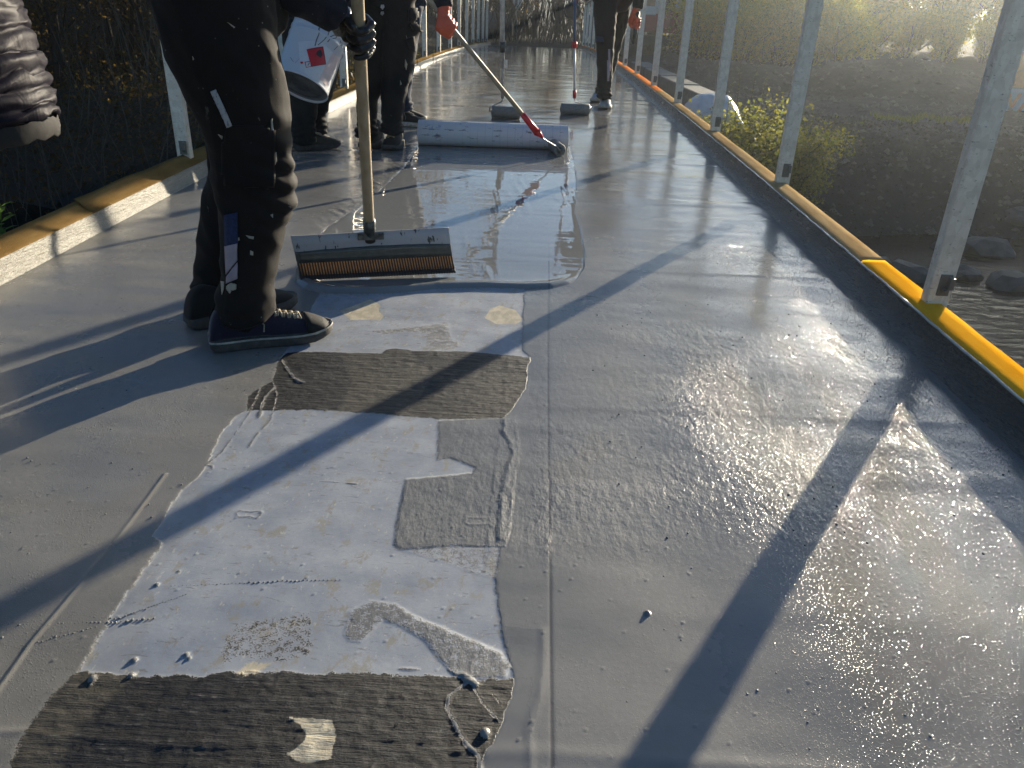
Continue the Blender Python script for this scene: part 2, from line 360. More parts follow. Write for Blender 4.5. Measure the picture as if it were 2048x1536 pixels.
    if fine:
        for pts, r0, r1 in drips:
            P = poly(pts); d, t = linedist(X, Y, P); L = max(1e-6, np.hypot(*np.diff(P, axis=0).T).sum())
            r = (r0+(r1-r0)*np.clip(t/L, 0, 1)**2)*.00056*(1+.25*np.sin(t*160)); k = d < r
            H[k] += np.sqrt(np.clip(r[k]**2-d[k]**2, 0, 1))*.42; drip = np.maximum(drip, r-d)
        for P0, P1, n, r0, r1 in ():
            for i in range(n):
                f = i/(n-1); x, y = deck_pt(P0[0]+(P1[0]-P0[0])*f, P0[1]+(P1[1]-P0[1])*f); r = (r0+(r1-r0)*f)*.0006+.0011
                m = (np.abs(X-x) < .02) & (np.abs(Y-y) < .02)
                if m.any():
                    d = np.hypot(X-x, Y-y); k = m & (d < r); H[k] += np.sqrt(r*r-d[k]**2)*.36; drip = np.where(m, np.maximum(drip, r-d), drip)
        for pts, r in outlines:
            d, _ = linedist(X, Y, poly(pts)); H += np.exp(-(d/.002)**2)*.0007; drip = np.maximum(drip, np.where(d < .0022, .0022-d, -1))
        for (px, py, r) in [(268, 1320, 6), (372, 1310, 5), (378, 1317, 4), (262, 1351, 6), (186, 1358, 8), (182, 1370, 4), (357, 1145, 3), (314, 1172, 5), (970, 1471, 9), (1294, 1230, 6), (1293, 1228, 3)]:
            x, y = deck_pt(px, py); r *= .00075; d = np.hypot(X-x, (Y-y)*.8); k = d < r; H[k] += np.sqrt(r*r-d[k]**2)*.8; drip = np.maximum(drip, np.where(d < .03, r-d, -1))
    fuzz = np.maximum(fuzz, .22*sm(D['bp'], -.02, 0)); fuzz = np.maximum(fuzz, .25*sm(-np.abs(D['pale']), -.03, 0)*(X < -.45)*(Y < 1.05))
    A['coat'] = np.clip(np.maximum(cover, drip)*100, -1.5, 1.5)
    A['bit'] = np.clip(bit*100, -1.5, 1.5); A['wet'] = np.clip(dpool*100, -1, 1); A['fuzz'] = fuzz*(drip < -.001)
    db = sm(D['db'], -.004, .008)*(.45+.4*sm(X, -.32, -.2)); A['bit'] = np.where(db > .03, np.maximum(A['bit'], (db-.60)*.55+.02), A['bit'])
    A['tan'] = np.maximum.reduce([sm(D[k], -.004, .006) for k in ('tn', 'c1', 'c2')]+[sm(D['c3'], -.006, .012)*.6])
    A['stain_reflect'] = np.clip(.9*sm(np.exp(-((X-.50-.05*np.sin(Y*2))/.09)**2)+np.exp(-((X-.70+.03*np.sin(Y*3))/.05)**2)+.3*fbm(X*9, Y*3, 3, 122), .35, .75)*sm(Y, .6, 1.0)*sm(-Y, -3.6, -2.6)*.8+sm(fbm(X*2.2+4, Y*1.8, 3, 120), .30, .42)*sm(X, .35, .5)*.8+sm(fbm(X*3, Y*3, 3, 121), .34, .40)*.35, 0, 1)  # long streaks are brown reflections put into the colour; blotches are stains
    g = .18+.5*sm(X, .2, .6)+.6*sm(X, .45, .8)*sm(fbm(X*2.5+7, Y*2.5, 2, 133), -.25, .25)+.35*sm(-X, .5, .8); g *= (1-sm(D['gl'], -.01, .01)); far = sm(Y, 4, 9)
    A['grain'] = np.clip(g*sm(cover, -.002, .002)*(1-.9*far)*(.55+.8*sm(fbm(X*1.8, Y*1.8, 2, 131), -.3, .4)), 0, 1.5)
    pe = sm(X, .0, .06)*sm(Y, .95, 1.25)*(1-.55*sm(X, .35, .7))+.6*sm(-np.abs(X-.0), -.06, -.05)*sm(Y, 1.0, 1.1)+.8*sm(D['bp'], -.004, .004)+.5*sm(D['rl'], -.05, .03)+.7*sm(D['wm'], -.004, .004)
    A['peel'] = np.clip(pe, 0, 1.1)*(.35+.85*sm(fbm(X*1.7+5, Y*2.1, 3, 151), -.25, .25))*(1-.93*sm(Y, 2.6, 5.5))
    lane = sm(X, .15, .75); wetn = fbm(X*1.6+3, Y*1.1, 3, 140)
    r = .36-.28*lane-.10*sm(wetn, -.1, .4)-.20*sm(Y, 2.4, 4.5); r -= .10*sm(np.abs(X+.25)-.45, .1, .0)*sm(Y, 5, 6)
    r = r+.07*fbm(X*2.6, Y*3.4, 3, 152); r = np.where(D['gl'] > 0, .16, r); A['rgh'] = np.clip(r, .055, .6)
    reg = np.zeros(X.shape, int)
    reg[pal > 0] = 1; reg[(pal > 0) & (s1 > 0)] = 2; reg[(pal > 0) & (s2 > 0)] = 3
    reg[(D['bp'] > 0) & (pal > 0)] = 4; reg[(D['wm'] > 0) & (pal > 0) & (s2 < 0)] = 5; reg[dpool > -.001] = 6
    reg[(D['tn'] > 0)] = 7; reg[D['c1'] > 0] = 8; reg[D['c2'] > 0] = 9
    return H, A, reg

DECK = None
AT = ['seam', 'coat', 'bit', 'wet', 'fuzz', 'tan', 'stain_reflect', 'grain', 'peel', 'rgh']
def grid_mesh(V, F, attrs):
    me = bpy.data.meshes.new('mesh'); me.vertices.add(len(V)); me.vertices.foreach_set('co', V.astype(np.float32).ravel())
    me.loops.add(F.size); me.loops.foreach_set('vertex_index', F.astype(np.int32).ravel())
    me.polygons.add(len(F)); me.polygons.foreach_set('loop_start', np.arange(0, F.size, F.shape[1], dtype=np.int32))
    me.update(calc_edges=True); me.validate()
    for k, v in attrs.items():
        a = me.attributes.new(k, 'FLOAT', 'POINT'); a.data.foreach_set('value', v.astype(np.float32))
    me.shade_smooth(); return me
blocks = [(-1.0, XR, .50, 1.30, .0026, .0026, True), (XL, -1.0, .50, 1.30, .010, .008, True), (XL, XR, 1.30, 2.70, .0042, .0038, True),
          (XL, XR, 2.70, 5.20, .009, .008, False), (XL, XR, 5.20, 26.4, .03, .04, False), (XL, XR, -4.0, .50, .06, .06, False)]
names = {1: 'old_coating', 2: 'felt_strip', 3: 'felt_strip', 4: 'roller_patch', 5: 'roller_patch', 6: 'wet_coating_pool', 7: 'bare_patch', 8: 'bare_patch', 9: 'bare_patch'}
plabel = {1: 'pale lilac grey old coating still bare', 4: 'square patch of grey coat rolled over the pale coating', 5: 'curved smear of grey coat with shoe prints', 6: 'fat glossy pool of fresh grey liquid coating', 2: 'dark torched felt strip with ridges', 3: 'dark torched felt strip in front', 7: 'tan bare spot worn in the dark felt', 8: 'cream bare spot', 9: 'cream bare spot with tread print'}
acc = {}
for (x0, x1, y0, y1, dx, dy, fine) in blocks:
    nx = max(2, int(round((x1-x0)/dx))+1); ny = max(2, int(round((y1-y0)/dy))+1)
    gx, gy = np.meshgrid(np.linspace(x0, x1, nx), np.linspace(y0, y1, ny))
    X, Y = gx.ravel(), gy.ravel(); H, A, reg = deck_fields(X, Y, fine)
    Z = deck_z(Y)+H
    edge = sm(np.maximum(X-(XR-.03), (XL+.03)-X), 0, .03); Z = Z*(1-edge)+(deck_z(Y)+.0015)*edge
    idx = np.arange(nx*ny).reshape(ny, nx)
    F = np.stack([idx[:-1, :-1], idx[:-1, 1:], idx[1:, 1:], idx[1:, :-1]], -1).reshape(-1, 4)
    fr = reg[F[:, 0]]
    V = np.stack([X, Y, Z], 1)
    for r in np.unique(fr):
        sel = F[fr == r]; u, inv = np.unique(sel, return_inverse=True)
        acc.setdefault(r, []).append((V[u], inv.reshape(-1, 4), {k: A[k][u] for k in AT}))
for r in sorted(acc):
    off = 0; Vs = []; Fs = []; As = {k: [] for k in AT}
    for V, F, A in acc[r]:
        Vs.append(V); Fs.append(F+off); off += len(V)
        for k in AT: As[k].append(A[k])
    me = grid_mesh(np.concatenate(Vs), np.concatenate(Fs), {k: np.concatenate(v) for k, v in As.items()})
    if r == 0: DECK = tag(link('bridge_deck', me, MDECK), kind='structure')
    else:
        o = link(names[r], me, MDECK, DECK); o['label'] = plabel[r]
del acc
bb_ = bmesh.new(); brn = random.Random(3)
def bead(x, y, r, fl=.55):
    m = Matrix.Translation((x, y, float(deck_z(y))+.0018)) @ Matrix.Diagonal((r, r*1.15, r*fl, 1)); bmesh.ops.create_icosphere(bb_, subdivisions=2, radius=1, matrix=m)
for P0, P1, n, r0, r1 in beads:
    for i in range(n):
        f = i/(n-1); x, y = deck_pt(P0[0]+(P1[0]-P0[0])*f, P0[1]+(P1[1]-P0[1])*f+brn.uniform(-1.2, 1.2)); bead(x, y, ((r0+(r1-r0)*f)*.00038+.0006)*brn.uniform(.55, 1.25), .6)
for _ in range(240):
    side_ = brn.random(); x = brn.uniform(.15, 1.0) if side_ < .6 else brn.uniform(-1.2, -.45); y = .62+2.2*brn.random()**1.4
    if side_ >= .6 and x > -.62-.0*y+.0: continue
    bead(x, y, brn.uniform(.0011, .0024), .8)
me = bpy.data.meshes.new('mesh'); bb_.to_mesh(me); bb_.free(); me.shade_smooth()
MBEAD = simple('coating_droplet', (.19, .19, .18), .12, 0, .1, 30)
o = link('coating_droplets', me, MBEAD, DECK); o['kind'] = 'stuff'; o['label'] = 'rows of hardened drops of grey coating'

# ================================================================== CURBS, POSTS
def sweep(name, prof_fn, y0, y1, step, m, parent=None, smooth=True, closed=True):
    """profile (x,z list) swept along the bridge; prof_fn(Y) -> list of (x, z above the deck line)"""
    ys = np.arange(y0, y1+step/2, step); V = []; F = []; n = None
    for y in ys:
        p = prof_fn(float(y)); n = len(p); V += [(x, float(y), z+float(deck_z(y))) for x, z in p]
    for i in range(len(ys)-1):
        for k in range(n if closed else n-1):
            a, b = i*n+k, i*n+(k+1) % n; F.append((a, b, b+n, a+n))
    if closed: F += [tuple(range(n-1, -1, -1)), tuple((len(ys)-1)*n+k for k in range(n))]
    return link(name, mesh(V, F), m, parent, smooth)
def nz(x, y=0., z=0.): return mnoise.noise(Vector((x, y, z)))
def mcurb(cream):
    t = NT('coated_upstand' if not cream else 'cream_upstand')
    crack = t.vor(60, t.map((1, .35, 2.2)), 'DISTANCE_TO_EDGE'); n = t.noise(30, 5, .65, t.map((1, .3, 2)))
    n2 = t.noise(160, 4, .6, t.map((1, .25, 1.2)))
    if cream:
        c = t.mix(t.mr(n, .35, .7, 0, 1), (.22, .212, .182), (.33, .318, .275)); c = t.mix(t.mr(n2, .56, .68, 0, .75), c, (.16, .14, .10))
        c = t.mix(t.mr(crack, .0, .03, .7, 0), c, (.10, .09, .07))
        t.set(c, .5)
    else:
        c = t.mix(t.mr(t.noise(5, 4, .6, t.map((1, .4, 1))), .4, .6, 0, 1), (.045, .044, .040), (.10, .097, .088)); t.set(c, t.mr(n, .3, .7, .18, .5))
    t.bump(t.math('ADD', n, t.math('MULTIPLY', n2, .8)), 1.0, .007); return t.m
MCURB, MCREAM = mcurb(False), mcurb(True)
def mtape(name, a, b, rough=.6, tr=0.):
    t = NT(name); n = t.vor(260); n2 = t.noise(6, 4, .6, t.map((3, .6, 1)))
    t.set(t.mix(t.mr(n2, .35, .65, 0, 1), a, b), rough, spec=0.0); t.bump(t.math('ADD', n, t.math('MULTIPLY', n2, 2)), .5, .0012); return t.m
MYEL = mtape('yellow_tape', (.78, .33, .012), (.86, .43, .03)); MPAPER = mtape('masking_paper', (.17, .105, .038), (.25, .16, .062))
MORANGE = mtape('orange_tape', (.75, .16, .03), (.7, .32, .10))
MPEACH = mtape('pale_tape', (.34, .22, .10), (.46, .33, .17), .35)
MSTEELB = simple('painted_beam', (.05, .05, .048), .6, 0, .3, 12, .3)

def right_prof(Y):
    j = nz(Y*3, 1)*.005+nz(Y*11, 4)*.002; k = nz(Y*5, 9)*.004
    return [(XR-.012, -.004), (XR, .001), (XR+.014, .006+k*.5), (XR+.030+j, .018), (XR+.040+j*.8, .034), (XR+.048+j, .052), (XR+.056+k, .068), (XR+.062+j, .0765+k*.4), (XR+.074, .079), (XR+.115, .079), (XR+.118, .074), (XR+.118, -.22), (XR-.012, -.22)]
cr = sweep('kerb_upstand', right_prof, -3.0, 26.2, .03, MCURB)
tag(cr, 'dark grey coated kerb upstand along the right, sunlit side of the deck, under yellow tape', 'kerb')
def tape_prof(Y):
    w = .006*nz(Y*2.1, 3)+.0025*nz(Y*9, 5); h = .0035+.002*abs(nz(Y*4, 8))
    return [(XR+.050+w, .0725+h*.3), (XR+.062+w, .0800+h*.6), (XR+.078, .0822+h*.5), (XR+.108, .0845), (XR+.133+w*.6, .0850), (XR+.137, .077), (XR+.1335, .079), (XR+.1325, .0830), (XR+.108, .0825), (XR+.078, .0806), (XR+.068+w, .0788), (XR+.052+w, .0708)]
E_t = [(-3.0, 2.62, MYEL, 'yellow_tape', 'bright yellow tape'), (2.62, 8.2, MPEACH, 'tape', 'pale glossy tape lit from behind'), (8.2, 26.2, MORANGE, 'tape', 'orange tape far along the kerb')]
for a, b, m, nm, lb in E_t:
    o = sweep(nm, tape_prof, a, b, .03, m, cr); o['label'] = lb
def rim_prof(Y):
    j = nz(Y*3, 1)*.005; w = .004*nz(Y*6, 33)+.002*nz(Y*23, 35); cx, cz = XR+.052+j*.6+w, .0735+abs(w)*.4; r = .0032+.0022*abs(nz(Y*11, 37))
    return [(cx+r*1.5*math.cos(a), cz+r*math.sin(a)) for a in np.linspace(0, 2*PI, 8, endpoint=False)]
MRIM = simple('lit_coating_edge', (.42, .41, .38), .2, 0, .1, 20)  # paler than the coat: the lit rim is put into its colour
o = sweep('coating_edge', rim_prof, -3.0, 14.0, .02, MRIM, cr); o['label'] = 'glossy bead of coating along the tape edge, coloured pale as if lit'
def left_prof(Y):
    j = nz(Y*3, 21)*.004+nz(Y*13, 24)*.003; k = nz(Y*7, 29)*.004
    return [(XL+.012, -.004), (XL+.004, .001), (XL-.001+j*.3, .012), (XL-.004+j, .035), (XL-.006+j, .055), (XL-.010+k, .070+k*.5), (XL-.022, .074), (XL-.050, .073), (XL-.052, -.22), (XL+.012, -.22)]
cl = sweep('kerb_upstand', left_prof, -3.0, 26.2, .03, MCREAM)
tag(cl, 'cream cracked kerb upstand along the left side of the deck, glowing in the sun', 'kerb')
def paper(a, b, seed, lift):
    def f(Y):
        t = (Y-a)/(b-a); w = nz(Y*1.5, seed)*.008; up = .015+lift*1.2*(t if seed % 2 else 1-t)+nz(Y*3, seed+3)*.006
        p = [(XL-.004, .0735), (XL-.014, .0775), (XL-.030+w*.3, .079+up*.25), (XL-.052+w, .080+up), (XL-.072+w, .083+up*1.3)]
        return p+[(x-.0005, z+.0011) for x, z in reversed(p)]
    o = sweep('masking_paper', f, a, b, .03, MPAPER, cl); o['label'] = 'strip of tan masking paper curling up'
paper(-3.0, 2.93, 1, .004); paper(2.80, 4.5, 2, .012); paper(4.52, 9.1, 3, .008); paper(9.12, 26.2, 5, .002)

MGALV = None
def galv():
    t = NT('galvanised_steel'); v = t.vor(85, t.map((1, 1, .5)), out='Color'); sep = t.new('ShaderNodeSeparateColor'); t.l(v, sep.inputs[0])
    n = t.noise(9, 5, .65, t.map((1, 1, 3))); st = t.noise(60, 4, .6, t.map((1, 1, 2.5)))
    f = t.math('ADD', t.math('MULTIPLY', sep.outputs[0], .35), t.math('MULTIPLY', n, .9))
    c = t.ramp(f, [(.3, (.60, .55, .45)), (.6, (.72, .66, .55)), (.9, (.82, .77, .67))])
    c = t.mix(t.mr(st, .62, .70, 0, .8), c, (.24, .22, .19))
    t.set(c, t.mr(f, .3, .9, .6, .4), .22); t.bump(st, .25, .001); return t.m
MGALV = galv()
MDARKST = simple('dark_steel', (.16, .16, .15), .45, .6, .3, 30)  # darker steel for clamps and bolts
RAIL_H = 1.16
def make_post():
    r = empty('railing_post')
    # C-section 62 x 58, open towards +X, lips 13
    w, d, t, lip = .062, .042, .004, .011
    sec = [(-w/2, -d/2), (w/2, -d/2), (w/2, -d/2+lip), (w/2-t, -d/2+lip), (w/2-t, -d/2+t), (-w/2+t, -d/2+t), (-w/2+t, d/2-t), (w/2-t, d/2-t), (w/2-t, d/2-lip), (w/2, d/2-lip), (w/2, d/2), (-w/2, d/2)]
    me = MB().prism([(x, y) for x, y in sec], -.35, RAIL_H).mesh()
    bm = bmesh.new(); bm.from_mesh(me); bmesh.ops.bevel(bm, geom=[e for e in bm.edges if abs(e.verts[0].co.z-e.verts[1].co.z) > .5], offset=.0025, segments=2, affect='EDGES'); bm.to_mesh(me); bm.free()
    link('channel', me, MGALV, r)
    b = MB(); b.box((.004, -d/2-.003, .142), (.032, .006, .062)); cl_ = b.build('clamp_plate', MDARKST, r)
    b = MB(); b.tube([(.004, -d/2-.006, .130), (.004, -d/2-.014, .130)], .0095, 6); b.tube([(.004, -d/2-.014, .130), (.004, -d/2-.024, .130)], .005, 8)
    b.build('bolt', MDARKST, cl_)
    b = MB(); b.box((.015, -d/2-.013, .150), (.014, .016, .034)); b.build('clamp_lug', MDARKST, cl_)
    return r
def copy_tree(o, parent=None):
    c = o.copy(); C.objects.link(c); c.parent = parent
    for ch in [k for k in ALLKIDS(o)]: copy_tree(ch, c)
    return c
def ALLKIDS(o): return list(o.children)
proto = make_post(); PX_R, PX_L = 1.170, -1.672; SP = 1.655
ordn = ['nearest', 'second', 'third', 'fourth', 'fifth', 'sixth', 'seventh', 'eighth', 'ninth', 'tenth', 'eleventh', 'twelfth', 'thirteenth', 'fourteenth', 'fifteenth']
bpy.context.view_layer.update()
first = True
for side in (1, -1):
    n = 0
    for i in range(-2, 15 if side > 0 else 14):
        Y = (2.215 if side > 0 else 3.79)+SP*i
        if side < 0 and i < 0 and i > -3: pass
        o = proto if first else copy_tree(proto); first = False
        o.location = (PX_R if side > 0 else PX_L, Y, float(deck_z(Y))); o.rotation_euler.z = 0 if side > 0 else PI
        vis = i >= 0
        if side > 0: lb = ('galvanised railing post on the right kerb, %s from the viewer' % ordn[i]) if vis else 'galvanised railing post on the right kerb, out of view %s' % ('behind the viewer' if i < -1 else 'beside the viewer')
        else: lb = ('galvanised railing post on the left kerb, %s of those in view' % ordn[i]) if vis else 'galvanised railing post on the left kerb, out of view %s' % ('behind the viewer' if i < -1 else 'beside the puffer jacket')
        tag(o, lb, 'post', 'galvanised posts along both kerbs')
        if side < 0:   # mirror clamp faces the viewer as well
            for ch in o.children:
                if ch.name.startswith('clamp'): ch.rotation_euler.z = PI
# handrails over the posts
for X, nm, lb in ((PX_R, 'handrail', 'galvanised top handrail over the posts of the right kerb'), (PX_L, 'handrail', 'galvanised top handrail over the posts of the left kerb')):
    o = sweep(nm, lambda Y: [(X-.036, RAIL_H), (X+.036, RAIL_H), (X+.036, RAIL_H+.032), (X-.036, RAIL_H+.032)], -1.3, 25.6 if X > 0 else 25.4, .4, MGALV, None, False)
    tag(o, lb, 'handrail')
# main girders under the deck
for X in (XR+.02, XL-.0):
    o = sweep('bridge_girder', lambda Y: [(X-.05, -.62), (X+.05, -.62), (X+.05, -.224), (X-.05, -.224)], -4, 26.3, .5, MSTEELB, DECK, False)
tb = sweep('deck_slab', lambda Y: [(XL+.02, -.02), (XR-.02, -.02), (XR-.02, -.16), (XL+.02, -.16)], -4, 26.38, .5, MSTEELB, DECK, False)

# ================================================================== CLOTHED FIGURES, HANDS, SHOES
def limb(mb, pts, ra, rb=None, ax=(1, 0, 0), n=22, cap=.5):
    """tapering limb of elliptical section; ra along ax, rb across; rounded ends"""
    pts = [Vector(p) for p in pts]; ra = list(ra); rb = list(rb) if rb is not None else list(ra); ax = Vector(ax)
    t0 = (pts[0]-pts[1]).normalized(); t1 = (pts[-1]-pts[-2]).normalized()
    P = [pts[0]+t0*min(ra[0], rb[0])*cap, pts[0]+t0*min(ra[0], rb[0])*cap*.7]+pts+[pts[-1]+t1*min(ra[-1], rb[-1])*cap*.7, pts[-1]+t1*min(ra[-1], rb[-1])*cap]
    A = [ra[0]*.3, ra[0]*.75]+ra+[ra[-1]*.75, ra[-1]*.3]; B = [rb[0]*.3, rb[0]*.75]+rb+[rb[-1]*.75, rb[-1]*.3]
    V = []; F = []; m = len(P)
    for i, p in enumerate(P):
        t = (P[min(i+1, m-1)]-P[max(i-1, 0)]).normalized(); u = ax-t*ax.dot(t)
        if u.length < .2: u = Vector((0, 1, 0))-t*t.y
        u.normalize(); v = t.cross(u)
        for k in range(n):
            a = 2*PI*k/n; V.append(p+u*math.cos(a)*A[i]+v*math.sin(a)*B[i])
    for i in range(m-1):
        for k in range(n): F.append((i*n+k, i*n+(k+1) % n, (i+1)*n+(k+1) % n, (i+1)*n+k))
    F.append(tuple(range(n-1, -1, -1))); F.append(tuple((m-1)*n+k for k in range(n)))
    return mb.add(V, F)
TMPS = bpy.data.scenes.new('workshop')
def fuse(mb, voxel, smooth=3, fac=.6, disp=None):
    me = mb.mesh(); o = bpy.data.objects.new('tmp', me); TMPS.collection.objects.link(o)
    r = o.modifiers.new('r', 'REMESH'); r.mode = 'VOXEL'; r.voxel_size = voxel; r.use_smooth_shade = True
    if smooth: s = o.modifiers.new('s', 'SMOOTH'); s.iterations = smooth; s.factor = fac
    
    with bpy.context.temp_override(scene=TMPS, view_layer=TMPS.view_layers[0]):
        dg = bpy.context.evaluated_depsgraph_get(); out = bpy.data.meshes.new_from_object(o.evaluated_get(dg), depsgraph=dg)
    bpy.data.objects.remove(o); bpy.data.meshes.remove(me)
    if disp:
        nv = len(out.vertices); co = np.empty(nv*3, np.float32); no = np.empty(nv*3, np.float32); out.vertices.foreach_get('co', co); out.vertex_normals.foreach_get('vector', no)
        co = co.reshape(-1, 3); dd = np.array([disp(Vector(c.tolist())) for c in co], np.float32)
        out.vertices.foreach_set('co', (co+no.reshape(-1, 3)*dd[:, None]).ravel()); out.update()
    out.shade_smooth(); out.materials.clear(); return out
def cloth_disp(amp, sx=7, sz=14, seed=0, tilt=.5):
    def f(p):
        q = Vector((p.x*sx+seed, p.y*sx, (p.z+tilt*p.x)*sz)); a = mnoise.noise(q); b = mnoise.noise(q*2.3+Vector((5, 1, 2)))
        return amp*((1-abs(a)*2.4)*.9+b*.5-.35)
    return f
def cuff_disp(base, zc, h, amp):
    def f(p):
        k = math.exp(-((p.z-zc)/h)**2) if p.z > zc-h*2 else 1
        return base(p)+k*amp*math.sin((p.z+.015*math.sin(p.x*30+p.y*22))*2*PI/.032)
    return f
def mcloth(name, col, spl=.5, rough=.8, sheen=.04, sc=1.):
    t = NT(name); n = t.noise(9, 5, .6); wv = t.noise(700, 2, .5, t.map((1, 1, .5)))
    c = t.mix(t.mr(n, .35, .7, 0, 1), col, tuple(x*1.5+.002 for x in col))
    sp = t.mr(t.noise(52*sc, 3, .72, t.map((1, 1, .6))), .69, .715, 0, 1); area = t.mr(t.noise(3.1, 2), .46, .62, 0, 1)
    dots = t.mr(t.vor(36*sc), .07, .045, 0, 1); big = t.mr(t.noise(14*sc, 4, .7, t.map((1.2, 1.2, .5))), .70, .72, 0, 1)
    f = t.math('MULTIPLY', t.math('MAXIMUM', t.math('MAXIMUM', sp, dots), big), t.math('MULTIPLY', area, spl))
    c = t.mix(f, c, (.36, .35, .31)); t.set(c, rough, spec=.22); t.b.inputs['Sheen Weight'].default_value = sheen; t.b.inputs['Sheen Roughness'].default_value = .4
    t.bump(t.math('ADD', wv, t.math('MULTIPLY', n, 3.)), .3, .0015); return t.m
MT_A = mcloth('brown_black_work_cloth', (.0065, .0052, .005), .65); MT_C = mcloth('black_work_cloth', (.008, .009, .011), .35)
MT_E = mcloth('dusty_black_cloth', (.012, .013, .013), .5); MJ = mcloth('navy_jersey', (.006, .008, .016), .35); MJEAN = mcloth('dark_blue_jeans', (.010, .020, .045), .2)
MSHOE = mcloth('navy_knit_shoe', (.012, .011, .024), .4, .9, .4, 2); MBOOTB = mcloth('dusty_brown_leather', (.050, .042, .030), .4, .7, .1, 2); MBOOTC = mcloth('black_suede', (.012, .012, .012), .3, .75, .1, 2)
MSNEAK = mcloth('grey_white_shoe', (.30, .32, .33), .1, .7, .1, 2)
MSOLE = simple('dusty_rubber_sole', (.06, .055, .05), .8, 0, .5, 40, .3); MSOLEL = simple('pale_sole_edge', (.36, .34, .29), .7, 0, .4, 50, .3); MLACE = simple('tan_lace', (.34, .29, .20), .9, 0, .3, 200, .5, .0006)
MLACED = simple('grey_lace', (.15, .15, .14), .9, 0, .3, 200, .5, .0006)
def mglove(nm, col, rough):
    t = NT(nm); n = t.noise(45, 4, .6); w_ = t.noise(18, 3, .6, t.map((1, 1, 2.5)), 1.2); t.set(t.mix(n, col, tuple(x*1.5+.002 for x in col)), rough, spec=.5); t.bump(t.math('ADD', n, t.math('MULTIPLY', w_, 2)), .6, .0025); return t.m
MGLB = mglove('black_rubber_glove', (.006, .006, .007), .28); MGLO = mglove('orange_red_rubber_glove', (.55, .085, .03), .38)
MSKIN = simple('skin', (.45, .25, .17), .5, 0, .1, 30, .1); MHAIR = simple('dark_hair', (.03, .02, .015), .6, 0, .3, 90, .4)
MBEAN = simple('knit_cap', (.03, .03, .035), .95, 0, .3, 120, .6)

